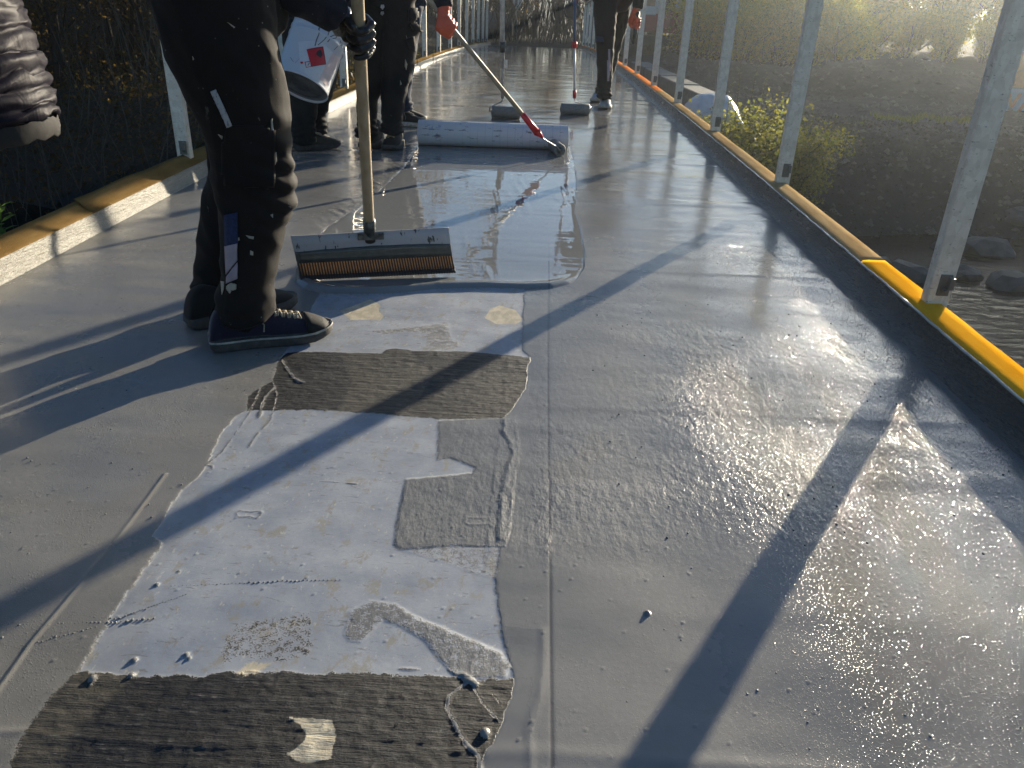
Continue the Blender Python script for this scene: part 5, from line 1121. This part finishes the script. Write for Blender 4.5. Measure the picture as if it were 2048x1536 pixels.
# stones along the waterline on the right
MSTONE = simple('wet_river_stone', (.055, .055, .05), .7, 0, .4, 9, .6, .02)
def rock(r, seed, sq=(1, .8, .6)):
    bm = bmesh.new(); bmesh.ops.create_icosphere(bm, subdivisions=2, radius=r)
    for v in bm.verts: d = v.co.normalized(); v.co = Vector((v.co.x*sq[0], v.co.y*sq[1], v.co.z*sq[2]))*(1+.35*mnoise.noise(d*1.3+Vector((seed, 0, 0))))
    me = bpy.data.meshes.new('mesh'); bm.to_mesh(me); bm.free(); return me
rocks = [rock(.30, i*3.1) for i in range(4)]
for i, me in enumerate(rocks): me.materials.append(MSTONE)
sp = [(1985, 475, 1.3), (1935, 520, .8), (2030, 540, 1.0), (1900, 470, .7), (1760, 505, .9), (1690, 470, .7), (2040, 440, .9), (1820, 520, 1.1)]
for i, (px, py, s_) in enumerate(sp):
    x, y = ground(px, py, -1.95); o = bpy.data.objects.new('river_stone', rocks[i % 4]); C.objects.link(o); o.location = (x, y, max(gz_(x, y), WZ)+.02); o.rotation_euler = (0, 0, i*1.7); o.scale = (s_, s_, s_*.8)
    tag(o, ['large pale-topped', 'small', 'rounded', 'dark flat', 'low', 'half sunken', 'upper right', 'broad'][i]+' stone at the river edge below the right kerb', 'stone', 'stones along the river edge')

# ================================================================== VEGETATION
def mleaf(name, a, b, tl, mixf=.5):
    t = NT(name); o = t.new('ShaderNodeObjectInfo'); g = t.new('ShaderNodeNewGeometry'); n = t.noise(1.6, 3, .6); r = t.math('ADD', t.math('MULTIPLY', n, .6), t.math('MULTIPLY', g.outputs['Random Per Island'], .5))
    c = t.mix(t.mr(r, .25, .85, 0, 1), a, b); t.set(c, .6, spec=.15)
    tr = t.new('ShaderNodeBsdfTranslucent'); t.l(t.mix(t.mr(r, .25, .85, 0, 1), tuple(x*tl for x in a), tuple(min(1, x*tl) for x in b)), tr.inputs[0]); mx = t.new('ShaderNodeMixShader'); mx.inputs[0].default_value = mixf
    t.l(t.b.outputs[0], mx.inputs[1]); t.l(tr.outputs[0], mx.inputs[2]); t.l(mx.outputs[0], t.n['Material Output'].inputs[0]); return t.m
ML_GOLD = mleaf('golden_green_leaves', (.085, .125, .008), (.36, .25, .010), 3.0, .75); ML_BROWN = mleaf('brown_autumn_leaves', (.030, .024, .011), (.15, .095, .022), 2.0); ML_DARK = mleaf('dull_green_leaves', (.020, .028, .010), (.06, .055, .016), 1.8); ML_YEL = mleaf('yellow_green_leaves', (.045, .065, .012), (.17, .15, .02), 2.4)
MBARK = simple('grey_brown_bark', (.030, .023, .014), .9, 0, .4, 14, .6, .01, .3, (1, 1, .3)); MBARKD = simple('dark_bark', (.028, .023, .018), .9, 0, .4, 14, .6, .01, .3, (1, 1, .3))
def leaves_mesh(centres, rad_, n, size, seed):
    r = np.random.default_rng(seed); k = r.integers(0, len(centres), n); c = np.array(centres)[k]
    d = r.normal(size=(n, 3)); d /= np.linalg.norm(d, axis=1)[:, None]; p = c+d*(r.random((n, 1))**.5)*rad_
    a = r.normal(size=(n, 3)); a /= np.linalg.norm(a, axis=1)[:, None]; b = np.cross(a, r.normal(size=(n, 3))); b /= np.linalg.norm(b, axis=1)[:, None]
    s_ = size*(.6+.8*r.random((n, 1))); V = np.stack([p-a*s_*.5, p+b*s_*.28, p+a*s_*.5, p-b*s_*.28], 1).reshape(-1, 3); F = np.arange(4*n).reshape(n, 4); return V, F
def make_tree(seed, h, spreadr, nleaf, lsize, mleaf_, mbark, stems=1, low=.2, clump=.45, name='tree', depth=3):
    rn = random.Random(seed); root = empty(name); mb = MB(); tips = []
    def grow(p, d, L, r, lvl):
        pts = [p]; rs = [r]; q = Vector(p)
        for i in range(4):
            d = (d+Vector((rn.uniform(-1, 1), rn.uniform(-1, 1), rn.uniform(-.3, .6)))*.16).normalized(); q = q+d*L/4; pts.append(q.copy()); rs.append(r*(1-.16*(i+1)))
        mb.tube(pts, rs, 6 if lvl == 0 else 4, False)
        if lvl < depth:
            for i in range(rn.randint(3, 5) if lvl else rn.randint(6, 9)):
                f = rn.uniform(low if lvl == 0 else .3, 1); k = min(3, int(f*4)); b = pts[k].lerp(pts[k+1], f*4-k); a = rn.uniform(0, 2*PI)
                dd = (d*.55+Vector((math.cos(a), math.sin(a), rn.uniform(.0, .7)))*.7).normalized(); grow(b, dd, L*rn.uniform(.32, .52)*(spreadr if lvl == 0 else 1), r*(1-.6*f)*.45, lvl+1)
        if lvl >= 1: tips.extend(pts[2:])
    for s_ in range(stems):
        a = rn.uniform(0, 2*PI); grow(Vector((math.cos(a), math.sin(a), 0))*(.25*(stems > 1)*rn.random()*h*.3), Vector((math.cos(a)*.25*(stems > 1), math.sin(a)*.25*(stems > 1), 1)).normalized(), h*rn.uniform(.7, 1)*.85, h*.012+.01, 0)
    mb.build('trunk', mbark, root, True)
    V, F = leaves_mesh([tuple(p) for p in tips], clump, nleaf, lsize, seed); link('crown', grid_mesh(V, F, {}), mleaf_, root); return root
def place(src, x, y, s_, rz, label, group, cat='tree', first=False, zoff=-.05):
    o = src if first else copy_tree(src); o.location = (x, y, gz_(x, y)+zoff); o.rotation_euler.z = rz; o.scale = (s_, s_, s_); tag(o, label, cat, group); return o
bpy.context.view_layer.update()
T_brown = [make_tree(31+i, 5.6, .9, 5200, .10, ML_BROWN, MBARKD, 4, .08, .42, 'tree') for i in range(3)]
T_gold = [make_tree(51+i, 4.6, 1.0, 13500, .13, ML_GOLD, MBARK, 6, .0, .62, 'tree') for i in range(3)]
T_bare = [make_tree(71+i, 8.5, .8, 900, .07, ML_BROWN, MBARKD, 1, .25, .3, 'tree') for i in range(2)]
bpy.context.view_layer.update()
used = set(); cnt = 0
adjb = ['slender', 'bushy', 'twiggy', 'leaning', 'dense', 'sparse', 'broad', 'narrow', 'ragged', 'crowded']
def forest(kinds, spots, group, wording):
    global cnt
    for i, (x, y, s_) in enumerate(spots):
        src = kinds[i % len(kinds)]; f = src.name not in used; used.add(src.name)
        az = math.degrees(math.atan2(x, y)); where = wording(az, i); place(src, x, y, s_, i*2.1+x, where, group, first=f)
rr = random.Random(5)
def polar(az, d): return d*math.sin(rad(az)), d*math.cos(rad(az))
# thicket on the rising left bank
L1 = []
for az in np.arange(-62, -13, 3.4):
    L1.append((*polar(az+rr.uniform(-1, 1), rr.uniform(14.5, 17)), rr.uniform(.62, .85)))
for az in np.arange(-66, -8, 3.2): L1.append((*polar(az+rr.uniform(-1, 1), rr.uniform(20, 25)), rr.uniform(.9, 1.25)))
NL1 = len(np.arange(-62, -13, 3.4))
ORD = ['first', 'second', 'third', 'fourth', 'fifth', 'sixth', 'seventh', 'eighth', 'ninth', 'tenth', 'eleventh', 'twelfth', 'thirteenth', 'fourteenth', 'fifteenth', 'sixteenth', 'seventeenth', 'eighteenth', 'nineteenth', 'twentieth']
nth = lambda i: ORD[i]
bz = lambda az: 'behind the puffer jacket' if az < -31 else 'between the jacket and the nearest worker' if az < -22 else 'behind the nearest worker' if az < -13 else 'behind the cargo trousers worker'
forest(T_brown, L1, 'leafless autumn thicket on the left bank', lambda az, i: '%s brown tree from the left in the %s row of the left bank thicket' % (nth(i if i < NL1 else i-NL1), 'nearer' if i < NL1 else 'farther'))
L2 = [(*polar(az+rr.uniform(-.5, .5), rr.uniform(31, 36)), rr.uniform(.85, 1.05)) for az in np.arange(-12, 8.5, 1.9)]
forest(T_brown, L2, 'brown trees beyond the end of the bridge', lambda az, i: '%s brown tree from the left beyond the far end of the deck' % nth(i))
L3 = [(*polar(az+rr.uniform(-.5, .5), rr.uniform(29, 33)), rr.uniform(.72, .9)) for az in np.arange(10.0, 20.6, 1.5)]+[(*polar(az, rr.uniform(34, 38)), rr.uniform(.8, 1.0)) for az in np.arange(9, 21, 2.4)]
forest(T_gold, L3, 'golden green bushes behind the dirt mounds', lambda az, i: '%s golden green backlit bush from the left, %s row behind the dirt mounds' % (nth(i if i < 8 else i-8), 'front' if i < 8 else 'rear'))
L3b = [(*polar(az+rr.uniform(-.4, .4), rr.uniform(24.5, 27.5)), rr.uniform(.36, .50)) for az in np.arange(9.6, 20.5, 1.1)]
forest(T_gold, L3b, 'low golden shrubs at the foot of the bushes', lambda az, i: '%s low golden shrub from the left, at the foot of the backlit bushes' % nth(i))
L4 = [(*polar(az+rr.uniform(-.7, .7), rr.uniform(42, 50)), rr.uniform(1.5, 1.62) if 29.5 < az < 37 else rr.uniform(.95, 1.15)) for az in np.concatenate([np.arange(20.5, 29, 2.2), np.arange(29.6, 37, 1.25), np.arange(38, 60, 3)])]  # trees below the sun, out of view, made taller to shade the river
NL4 = len(L4)
L4 += [(*polar(az, rr.uniform(33, 36)), rr.uniform(.28, .38)) for az in np.arange(20.5, 33, 2.1)]
forest(T_gold, L4, 'low hedge under the sun', lambda az, i: '%s pale glowing bush from the left in the %s hedge under the sun' % (nth(i if i < NL4 else i-NL4), 'far' if i < NL4 else 'low near'))
L5 = [(*polar(-21, 27), 1.1), (*polar(-9, 38), 1.0), (*polar(13, 36), 1.15), (*polar(16.5, 38), 1.05), (*polar(-33, 28), 1.2), (*polar(5.4, 40), .9)]
forest(T_bare, L5, 'tall bare trees', lambda az, i: 'tall nearly leafless tree, %s' % ['behind the nearest worker', 'left of the bridge end', 'behind the excavator', 'above the golden bushes', 'behind the puffer jacket', 'right of the bridge end'][i])
# twigs and thin saplings of the thicket, nobody could count them
def twigs(n, region, h, seed, name, m, r0=.006):
    r = random.Random(seed); V = []; F = []
    for _ in range(n):
        x, y = region(r); z = gz_(x, y) if n < 3000 else 0; hh = h*r.uniform(.4, 1); p = Vector((x, y, z-.05)); d = Vector((r.uniform(-.5, .5), r.uniform(-.5, .5), 1)).normalized(); w_ = r0*r.uniform(.6, 1.6)
        for j in range(3):
            q = p+d*hh/3; s_ = Vector((1, 0, 0))*w_*(1-.25*j); u_ = Vector((0, 1, 0))*w_*(1-.25*j); b = len(V); V += [tuple(p-s_), tuple(p+s_), tuple(p+u_), tuple(q-s_*.75), tuple(q+s_*.75), tuple(q+u_*.75)]
            F += [(b, b+1, b+4, b+3), (b+1, b+2, b+5, b+4), (b+2, b, b+3, b+5)]; p = q; d = (d+Vector((r.uniform(-1, 1), r.uniform(-1, 1), r.uniform(-.3, .5)))*.3).normalized()
    return tag(link(name, mesh(V, F), m), kind='stuff')
def reg_left(r): az = r.uniform(-62, -10); d = r.uniform(11.8, 24); return polar(az, d)
def reg_mid(r): az = r.uniform(-13, 8); return polar(az, r.uniform(28, 36))
def reg_right(r): az = r.uniform(8, 20); return polar(az, r.uniform(25, 32))
MTWIG = simple('dry_twig', (.09, .068, .045), .85, 0, .4, 8)
for f, n_, h_, sd_, lb in ((reg_left, 1500, 2.2, 1, 'tangle of thin dark twigs on the left bank'), (reg_mid, 900, 3.2, 2, 'thin saplings crowding the end of the bridge'), (reg_right, 160, 1.6, 3, 'thin stems among the golden bushes')):
    o = twigs(n_, f, h_, sd_, 'undergrowth', MTWIG, .007 if sd_ != 2 else .014); o['label'] = lb; o['category'] = 'undergrowth'
# leaf litter on the left bank and low herbs
def scatter_leaves(n, region, size, m, name, lb, hmax, seed):
    r = np.random.default_rng(seed); rr2 = random.Random(seed); P = np.array([region(rr2) for _ in range(n)]); z = terr(P[:, 0], P[:, 1])+r.random(n)**2*hmax; c = np.stack([P[:, 0], P[:, 1], z], 1)
    a = r.normal(size=(n, 3)); a /= np.linalg.norm(a, axis=1)[:, None]; b = np.cross(a, r.normal(size=(n, 3))); b /= np.linalg.norm(b, axis=1)[:, None]; s_ = size*(.5+r.random((n, 1)))
    V = np.stack([c-a*s_*.5, c+b*s_*.3, c+a*s_*.5, c-b*s_*.3], 1).reshape(-1, 3); o = link(name, grid_mesh(V, np.arange(4*n).reshape(n, 4), {}), m); o['label'] = lb; o['category'] = 'leaves'; return tag(o, kind='stuff')
scatter_leaves(26000, lambda r: polar(r.uniform(-60, -8), r.uniform(9.6, 20)), .075, ML_BROWN, 'leaf_litter', 'dry leaves strewn over the dark left bank', .22, 4)
scatter_leaves(9000, lambda r: polar(r.uniform(-60, -8), r.uniform(10, 18)), .06, ML_DARK, 'low_herbs', 'dull green herbs on the left bank', .5, 5)
scatter_leaves(5000, lambda r: polar(r.uniform(10, 33), r.uniform(12, 15.5)), .04, ML_DARK, 'low_herbs', 'sparse weeds on the dark right bank', .16, 6)
def grass(n, region, h, m, lb, seed):
    r = random.Random(seed); V = []; F = []
    for _ in range(n):
        x, y = region(r); z = gz_(x, y); hh = h*r.uniform(.4, 1.1); a = r.uniform(0, 6.3); dx, dy = math.cos(a)*.006, math.sin(a)*.006; lx, ly = r.uniform(-.5, .5)*hh, r.uniform(-.5, .5)*hh; b = len(V)
        V += [(x-dx, y-dy, z-.02), (x+dx, y+dy, z-.02), (x+dx*.8+lx*.35, y+dy*.8+ly*.35, z+hh*.6), (x-dx*.8+lx*.35, y-dy*.8+ly*.35, z+hh*.6), (x+lx, y+ly, z+hh)]; F += [(b, b+1, b+2, b+3), (b+3, b+2, b+4)]
    o = link('grass', mesh(V, F), m); o['label'] = lb; o['category'] = 'grass'; return tag(o, kind='stuff')
def edge_r(r): px = r.uniform(1740, 1940); x, y = ground(px, 236+3*math.sin(px*.05)+r.uniform(-2, 4), -1.0); return x, y
grass(1500, edge_r, .14, ML_YEL, 'sunlit grass fringe along the top of the right bank', 3)

# rubble strewn over the right bank and the dirt
def rubble(n, region, size, m, lb, seed):
    r = random.Random(seed); V = []; F = []
    base = [Vector(v) for v in ((1, 0, 0), (-1, 0, 0), (0, 1, 0), (0, -1, 0), (0, 0, .8), (0, 0, -.6))]; tri = [(0, 2, 4), (2, 1, 4), (1, 3, 4), (3, 0, 4), (2, 0, 5), (1, 2, 5), (3, 1, 5), (0, 3, 5)]
    for _ in range(n):
        x, y = region(r); z = gz_(x, y); s_ = size*r.uniform(.3, 1)**2*1.4; R_ = Matrix.Rotation(r.uniform(0, 6), 3, 'Z'); b = len(V)
        V += [tuple(R_ @ (v*s_*r.uniform(.6, 1.3))+Vector((x, y, z+s_*.2))) for v in base]; F += [tuple(b+i for i in f) for f in tri]
    o = link('rubble', mesh(V, F), m); o['label'] = lb; o['category'] = 'rubble'; return tag(o, kind='stuff')
MRUB = simple('broken_stone', (.10, .095, .082), .85, 0, .5, 5, .3)
rubble(2600, lambda r: polar(r.uniform(9, 36), r.uniform(10.5, 16)), .05, MRUB, 'loose stones and clods on the dark right bank', 1)
rubble(3400, lambda r: polar(r.uniform(8, 36), r.uniform(15, 30)), .07, MRUB, 'broken clods over the dirt mounds', 2)
# leafy bush beside the third post on the right
BU = make_tree(91, 1.35, 1.1, 7000, .045, ML_YEL, MBARK, 7, .02, .22, 'shrub', 2); bx_, by_ = 2.75, 10.9; BU.location = (bx_, by_, gz_(bx_, by_)-.1); BU.scale = (1.5, 1.2, 1.12)
tag(BU, 'yellow green backlit shrub just outside the right kerb, between the third and second posts', 'shrub', 'shrubs outside the right kerb')
for (x, y, s_, lb) in ((3.55, 11.3, .8, 'smaller yellow green shrub on the bank, right of the leafy one'), (1.98, 10.0, .50, 'low leafy shrub hugging the third post on the right'), (3.1, 10.4, .7, 'leafy shrub hanging over the edge of the dark bank'), (2.3, 11.6, .42, 'low shrub in front of the white tarpaulin')):
    o = copy_tree(BU); o.location = (x, y, gz_(x, y)-.1); o.rotation_euler.z = x*3; o.scale = (s_*1.5, s_*1.2, s_*1.15); tag(o, lb, 'shrub', 'shrubs outside the right kerb')
def sprig(loc, h, n, size, m, name, label, lean=(0, 0), seed=1, cat='plant'):
    r = random.Random(seed); root = empty(name, loc); tag(root, label, cat); pts = [Vector((lean[0]*f*f*h, lean[1]*f*f*h, h*f)) for f in np.linspace(0, 1, 7)]
    MB().tube(pts, [.004*(1-.7*f) for f in np.linspace(0, 1, 7)], 5).build('stem', MBARK if m is not ML_GREEN else ML_GREEN, root, True)
    for i in range(n):
        f = .25+.75*i/n; p = Vector((lean[0]*f*f*h, lean[1]*f*f*h, h*f)); a = i*2.4+r.random(); d = Vector((math.cos(a), math.sin(a), .5)).normalized(); s_ = size*(1-.35*f)*r.uniform(.8, 1.2); sd = d.cross(Vector((0, 0, 1))).normalized()*s_*.17
        V = [p, p+d*s_*.35+sd, p+d*s_*.35-sd+Vector((0, 0, .0)), p+d*s_*.7+sd*.8-Vector((0, 0, s_*.06)), p+d*s_*.7-sd*.8-Vector((0, 0, s_*.06)), p+d*s_-Vector((0, 0, s_*.22))]
        link('leaf', mesh(V, [(0, 2, 1), (1, 2, 4, 3), (3, 4, 5)]), m, root)
    return root
ML_GREEN = mleaf('fresh_green_leaf', (.05, .11, .02), (.10, .17, .03), 2.6)
p = at(1985, 705, 2.16); sprig((p.x, p.y, p.z-.12), .135, 6, .055, ML_GREEN, 'seedling', 'tiny fresh green seedling peeping over the yellow tape', seed=2)
p = at(3, 500, 4.3); sprig((p.x, p.y, p.z-.25), .52, 22, .13, ML_GREEN, 'leafy_weed', 'green narrow leaved weed at the left edge, outside the left kerb', (.12, 0), 3)
p = at(12, 520, 4.6); sprig((p.x-.1, p.y, p.z-.25), .45, 18, .12, ML_GREEN, 'leafy_weed', 'second narrow leaved weed behind the first at the left edge', (.16, 0), 5)
for i, (px, py, h_, lb) in enumerate(((1498, 225, .75, 'tall twiggy sprig with sparkling leaves, right of the second sprig'), (1470, 235, .68, 'slanting sprig left of the tall one, above the white tarpaulin'), (1519, 230, .52, 'short sprig right of the tall one'), (1451, 245, .55, 'thin sprig rising beside the third post'))):
    p = at(px, py, 10.6); sprig((p.x, p.y, p.z), h_, 26, .06, ML_YEL, 'sprig', lb, (-.06 if i == 1 else .03, 0), 10+i)
for i, (px, py) in enumerate(((826, 102), (866, 94), (834, 97))):
    p = at(px, py, 8.9); sprig((p.x, p.y, p.z-.16), .2, 7, .07, ML_YEL, 'yellow_weed', ['yellow leaved weed left of the cargo trousers worker\'s glove, outside the left kerb', 'brightest yellow leaved weed outside the left kerb', 'small yellow weed beside the brightest one'][i], (0, 0), 30+i)

# ================================================================== SITE THINGS ON THE RIGHT
# white tarpaulin over something low
p = at(1422, 216, 13.6); V = []; F = []; nx, ny = 30, 16
for j in range(ny+1):
    for i in range(nx+1):
        u, v = i/nx*2-1, j/ny*2-1; h = .46*max(0, 1-abs(u)**3.2)*max(0, 1-abs(v)**3)+.035*nz(u*3, v*3, 4)+.018*nz(u*9, v*9, 8); V.append((p.x+u*.52+.02*nz(v*3, 7), p.y+v*.45, gz_(p.x, p.y)+h-.01))
F = [(j*(nx+1)+i, j*(nx+1)+i+1, (j+1)*(nx+1)+i+1, (j+1)*(nx+1)+i) for j in range(ny) for i in range(nx)]
MTARP = simple('white_plastic_sheet', (.52, .54, .56), .35, 0, .15, 8, .3); tp = link('tarpaulin', mesh(V, F), MTARP, None, True); md = tp.modifiers.new('s', 'SOLIDIFY'); md.thickness = .006
tag(tp, 'crumpled white plastic tarpaulin lying behind the shrub, beside the third right post', 'tarpaulin')
# concrete block wall beside the bridge
MCON = simple('grey_concrete', (.16, .155, .14), .85, 0, .25, 12, .4, .01)
a, b = at(1262, 122, 19.5), at(1400, 190, 13.8); d = (b-a); d.z = 0; L = d.length; ang = math.atan2(d.y, d.x); m_ = (a+b)/2
bl_ = empty('concrete_wall', (m_.x, m_.y, 0)); tag(bl_, 'low dark concrete wall running beside the right kerb towards the white tarpaulin', 'wall')
mb = MB(); R4 = Matrix.Rotation(ang, 3, 'Z'); nb_ = 4
for i in range(nb_):
    c_ = R4 @ Vector((-L/2+L*(i+.5)/nb_, .2, 0)); zc = a.z+(b.z-a.z)*(i+.5)/nb_
    mb = MB(); mb.box((c_.x, c_.y, zc-.45), (L/nb_-.012, .4, .9), R4); me = mb.mesh(); bm = bmesh.new(); bm.from_mesh(me); bmesh.ops.bevel(bm, geom=bm.edges[:], offset=.015, segments=1, affect='EDGES'); bm.to_mesh(me); bm.free(); link('concrete_block', me, MCON, bl_)
# wheeled excavator
X = empty('excavator', (*polar(7.7, 27.5), 0)); ex, ey = X.location.x, X.location.y; X.location.z = gz_(ex, ey); X.rotation_euler.z = rad(-8); X.scale = (.65, .65, .65); tag(X, 'red and white wheeled excavator parked behind the right hand posts', 'excavator')
MXR = simple('red_machine_paint', (.33, .022, .020), .45, 0, .2, 5); MXW = simple('white_machine_paint', (.58, .58, .56), .4, 0, .1, 6); MTYRE = simple('black_tyre', (.03, .03, .028), .85, 0, .3, 30, .3); MGLS = simple('cab_glass', (.03, .04, .045), .06, 0, .1, 5); MXD = simple('dark_chassis', (.05, .048, .045), .6, .3, .3, 12)
def bbox(name, c, d, m, parent=X, bev=.04, seg=2):
    me = MB().box(c, d).mesh(); bm = bmesh.new(); bm.from_mesh(me); bmesh.ops.bevel(bm, geom=bm.edges[:], offset=bev, segments=seg, affect='EDGES'); bm.to_mesh(me); bm.free(); return link(name, me, m, parent, False)
bbox('chassis', (-.3, 0, .80), (3.9, 1.1, .42), MXD); ub = bbox('engine_cover', (-.1, .1, 1.62), (3.0, 2.2, .92), MXR, X, .12, 3); bbox('counterweight', (1.28, 0, 1.55), (.5, 2.3, 1.0), MXR, X, .14, 3)
for i in range(6): bbox('vent_slat', (1.545, -.2, 1.30+i*.09), (.02, 1.1, .035), MXD, ub, .006, 1)
cb_ = bbox('cab', (-.95, -.60, 2.55), (1.35, .95, 1.45), MXW, X, .10, 3)
for c_, d_ in (((-.95, -1.082, 2.70), (1.02, .012, .85)), ((-1.632, -.60, 2.62), (.012, .72, 1.0)), ((-.268, -.60, 2.72), (.012, .7, .7))): bbox('cab_window', c_, d_, MGLS, cb_, .004, 1)
hd_ = bbox('white_tail_hood', (1.02, 0, 2.56), (1.0, 1.9, 1.0), MXW, X, .12, 3); bbox('tail_lamp', (1.46, -.95, 2.22), (.05, .16, .10), MXR, hd_, .01, 1); bbox('side_mirror', (1.20, -1.02, 2.38), (.16, .06, .28), MXD, hd_, .02, 1); bbox('yellow_sticker', (1.05, -1.005, 1.45), (.30, .012, .16), MYEL, ub, .003, 1)
for x_ in (-1.55, 1.05):
    for y_ in (-.92, .92):
        V, F = lathe([(.25, -.18), (.36, -.16), (.56, -.20), (.64, -.16), (.665, -.06), (.665, .06), (.64, .16), (.56, .20), (.36, .16), (.25, .18)], 36); me = mesh(V, F); me.transform(Matrix.Rotation(PI/2, 4, 'X')); w_ = link('wheel', me, MTYRE, X, True); w_.location = (x_, y_, .665)
        V, F = lathe([(.001, .10), (.10, .13), (.12, .05), (.26, .03), (.34, .14), (.36, .14)], 28); me = mesh(V, F+[]); me.transform(Matrix.Rotation(PI/2 if y_ < 0 else -PI/2, 4, 'X')); link('rim', me, MXD, w_, True)
MB().tube([(-1.2, .25, 1.9), (-2.1, .25, 3.6), (-3.3, .25, 4.1)], [.20, .24, .16], 8).build('boom', MXR, X); MB().tube([(-3.2, .25, 4.15), (-4.3, .25, 2.3)], [.15, .11], 8).build('dipper_arm', MXR, X)
MB().tube([(-1.5, .05, 1.9), (-2.3, .05, 3.2)], [.06, .06], 8).build('ram', MALU, X); V, F = lathe([(.02, -.35), (.38, -.35), (.42, -.1), (.40, .35), (.3, .4)], 10); me = mesh(V, F); me.transform(Matrix.Translation((-4.4, .25, 1.9)) @ Matrix.Rotation(PI/2, 4, 'X')); link('bucket', me, MXD, X)
# orange barrier board at the right edge with letters
BP = at(2040, 168, 17.6); BD = empty('barrier_board', (BP.x, BP.y, 0)); tag(BD, 'orange and blue white site board with letters at the right edge', 'sign'); MORB = simple('orange_board', (.62, .20, .05), .5, 0, .15, 10); MBLB = simple('pale_blue_board', (.30, .36, .42), .5, 0, .1, 10); MDOR = simple('rust_orange_print', (.45, .12, .04), .5, 0, .1, 20)
bz0 = BP.z-.60
def bb(name, x0, x1, z0, z1, m, parent, off=0, th=.03):
    return MB().box((BP.x+(x0+x1)/2, BP.y-off, bz0+(z0+z1)/2), (x1-x0, th, z1-z0)).build(name, m, parent, False, True)
pnl = bb('upper_panel', -.42, 1.3, .86, 1.20, MORB, BD); md_ = bb('middle_panel', -.42, 1.3, .52, .855, MORB, BD); lw = bb('lower_panel', -.42, 1.3, 0, .515, MBLB, BD)
for x_ in (-.36, 1.22): bb('board_post', x_-.03, x_+.03, -.5, 1.25, MGALV, BD, -.05, .05)
def txt(s_, x, z, size, m, parent):
    cu = bpy.data.curves.new('t', 'FONT'); cu.body = s_; cu.size = size; cu.extrude = .004; cu.offset = .012; o = bpy.data.objects.new('t', cu); C.objects.link(o)
    with bpy.context.temp_override(scene=TMPS, view_layer=TMPS.view_layers[0]):
        C.objects.unlink(o); TMPS.collection.objects.link(o); dg = bpy.context.evaluated_depsgraph_get(); me = bpy.data.meshes.new_from_object(o.evaluated_get(dg), depsgraph=dg)
    bpy.data.objects.remove(o); me.transform(Matrix.Translation((BP.x+x, BP.y-.021, bz0+z)) @ Matrix.Rotation(PI/2, 4, 'X')); me.materials.clear(); return wlink('lettering', me, m, parent)
txt('a', -.28, .56, .42, MDOR, md_); txt('W', -.40, .10, .46, MORB, lw); txt('A', .12, .10, .46, MORB, lw)
# small white-roofed cabin behind the mound, pipe and sign at the end of the bridge
p = at(1832, 124, 26); CBN = empty('site_cabin', (p.x, p.y, gz_(p.x, p.y))); tag(CBN, 'small pale site cabin with white roof behind the big dirt mound', 'cabin'); h_ = p.z-CBN.location.z
bbox('cabin_wall', (0, 0, h_/2), (.66, .7, h_), MCON, CBN, .02, 1); bbox('cabin_roof', (0, 0, h_+.03), (.80, .85, .06), MXW, CBN, .015, 1)
for i in (-.2, .2): bbox('cabin_window', (i, -.354, h_*.62), (.22, .012, .26), MGLS, CBN, .004, 1)
for i, (px, y_) in enumerate(((990, 31), (1010, 31.6))):
    p = at(px, 66, y_); V, F = lathe([(.30, -.6), (.40, -.6), (.42, -.55), (.42, .6), (.32, .62), (.30, .6)], 30); me = mesh(V, F); o = link('concrete_pipe', me, MCON, None, True); o.rotation_euler = (0, PI/2 if i == 0 else 0, .1); o.location = (p.x, p.y, gz_(p.x, p.y)+(.42 if i == 0 else .6)); tag(o, ['grey concrete pipe lying at the left end of the bridge', 'grey concrete pipe standing behind the aluminium pole at the bridge end'][i], 'pipe')
p = at(1034, 22, 29.5); SG = empty('road_sign', (p.x, p.y, 0)); tag(SG, 'grey triangular sign pointing down beyond the bridge end, right of the aluminium pole', 'sign')
V = [(p.x-.36, p.y, p.z+.62), (p.x+.36, p.y, p.z+.62), (p.x, p.y, p.z)]; V2 = [(x_, y_-.012, z_) for x_, y_, z_ in V]; wlink('sign_plate', mesh(V+V2, [(0, 1, 2), (5, 4, 3), (0, 3, 4, 1), (1, 4, 5, 2), (2, 5, 3, 0)]), MALU, SG)
MB().tube([(p.x, p.y+.03, gz_(p.x, p.y)-.2), (p.x, p.y+.03, p.z+.7)], .03, 8).build('sign_post', MGALV, SG, True, True)

# ================================================================== HAZE
HZ = True  # even haze volume added to stand in for the sun's veiling glare
if HZ:
    me = MB().box((0, 210, 6), (900, 620, 18.6)).mesh(); hm = bpy.data.materials.new('haze'); hm.use_nodes = True; nt = hm.node_tree
    nt.nodes.remove(nt.nodes['Principled BSDF']); pv = nt.nodes.new('ShaderNodeVolumePrincipled'); pv.inputs['Color'].default_value = (.88, .95, 1, 1); pv.inputs['Density'].default_value = .0027; pv.inputs['Anisotropy'].default_value = .88
    nt.links.new(pv.outputs[0], nt.nodes['Material Output'].inputs['Volume']); tag(link('haze', me, hm), kind='stuff')

bpy.data.scenes.remove(TMPS)
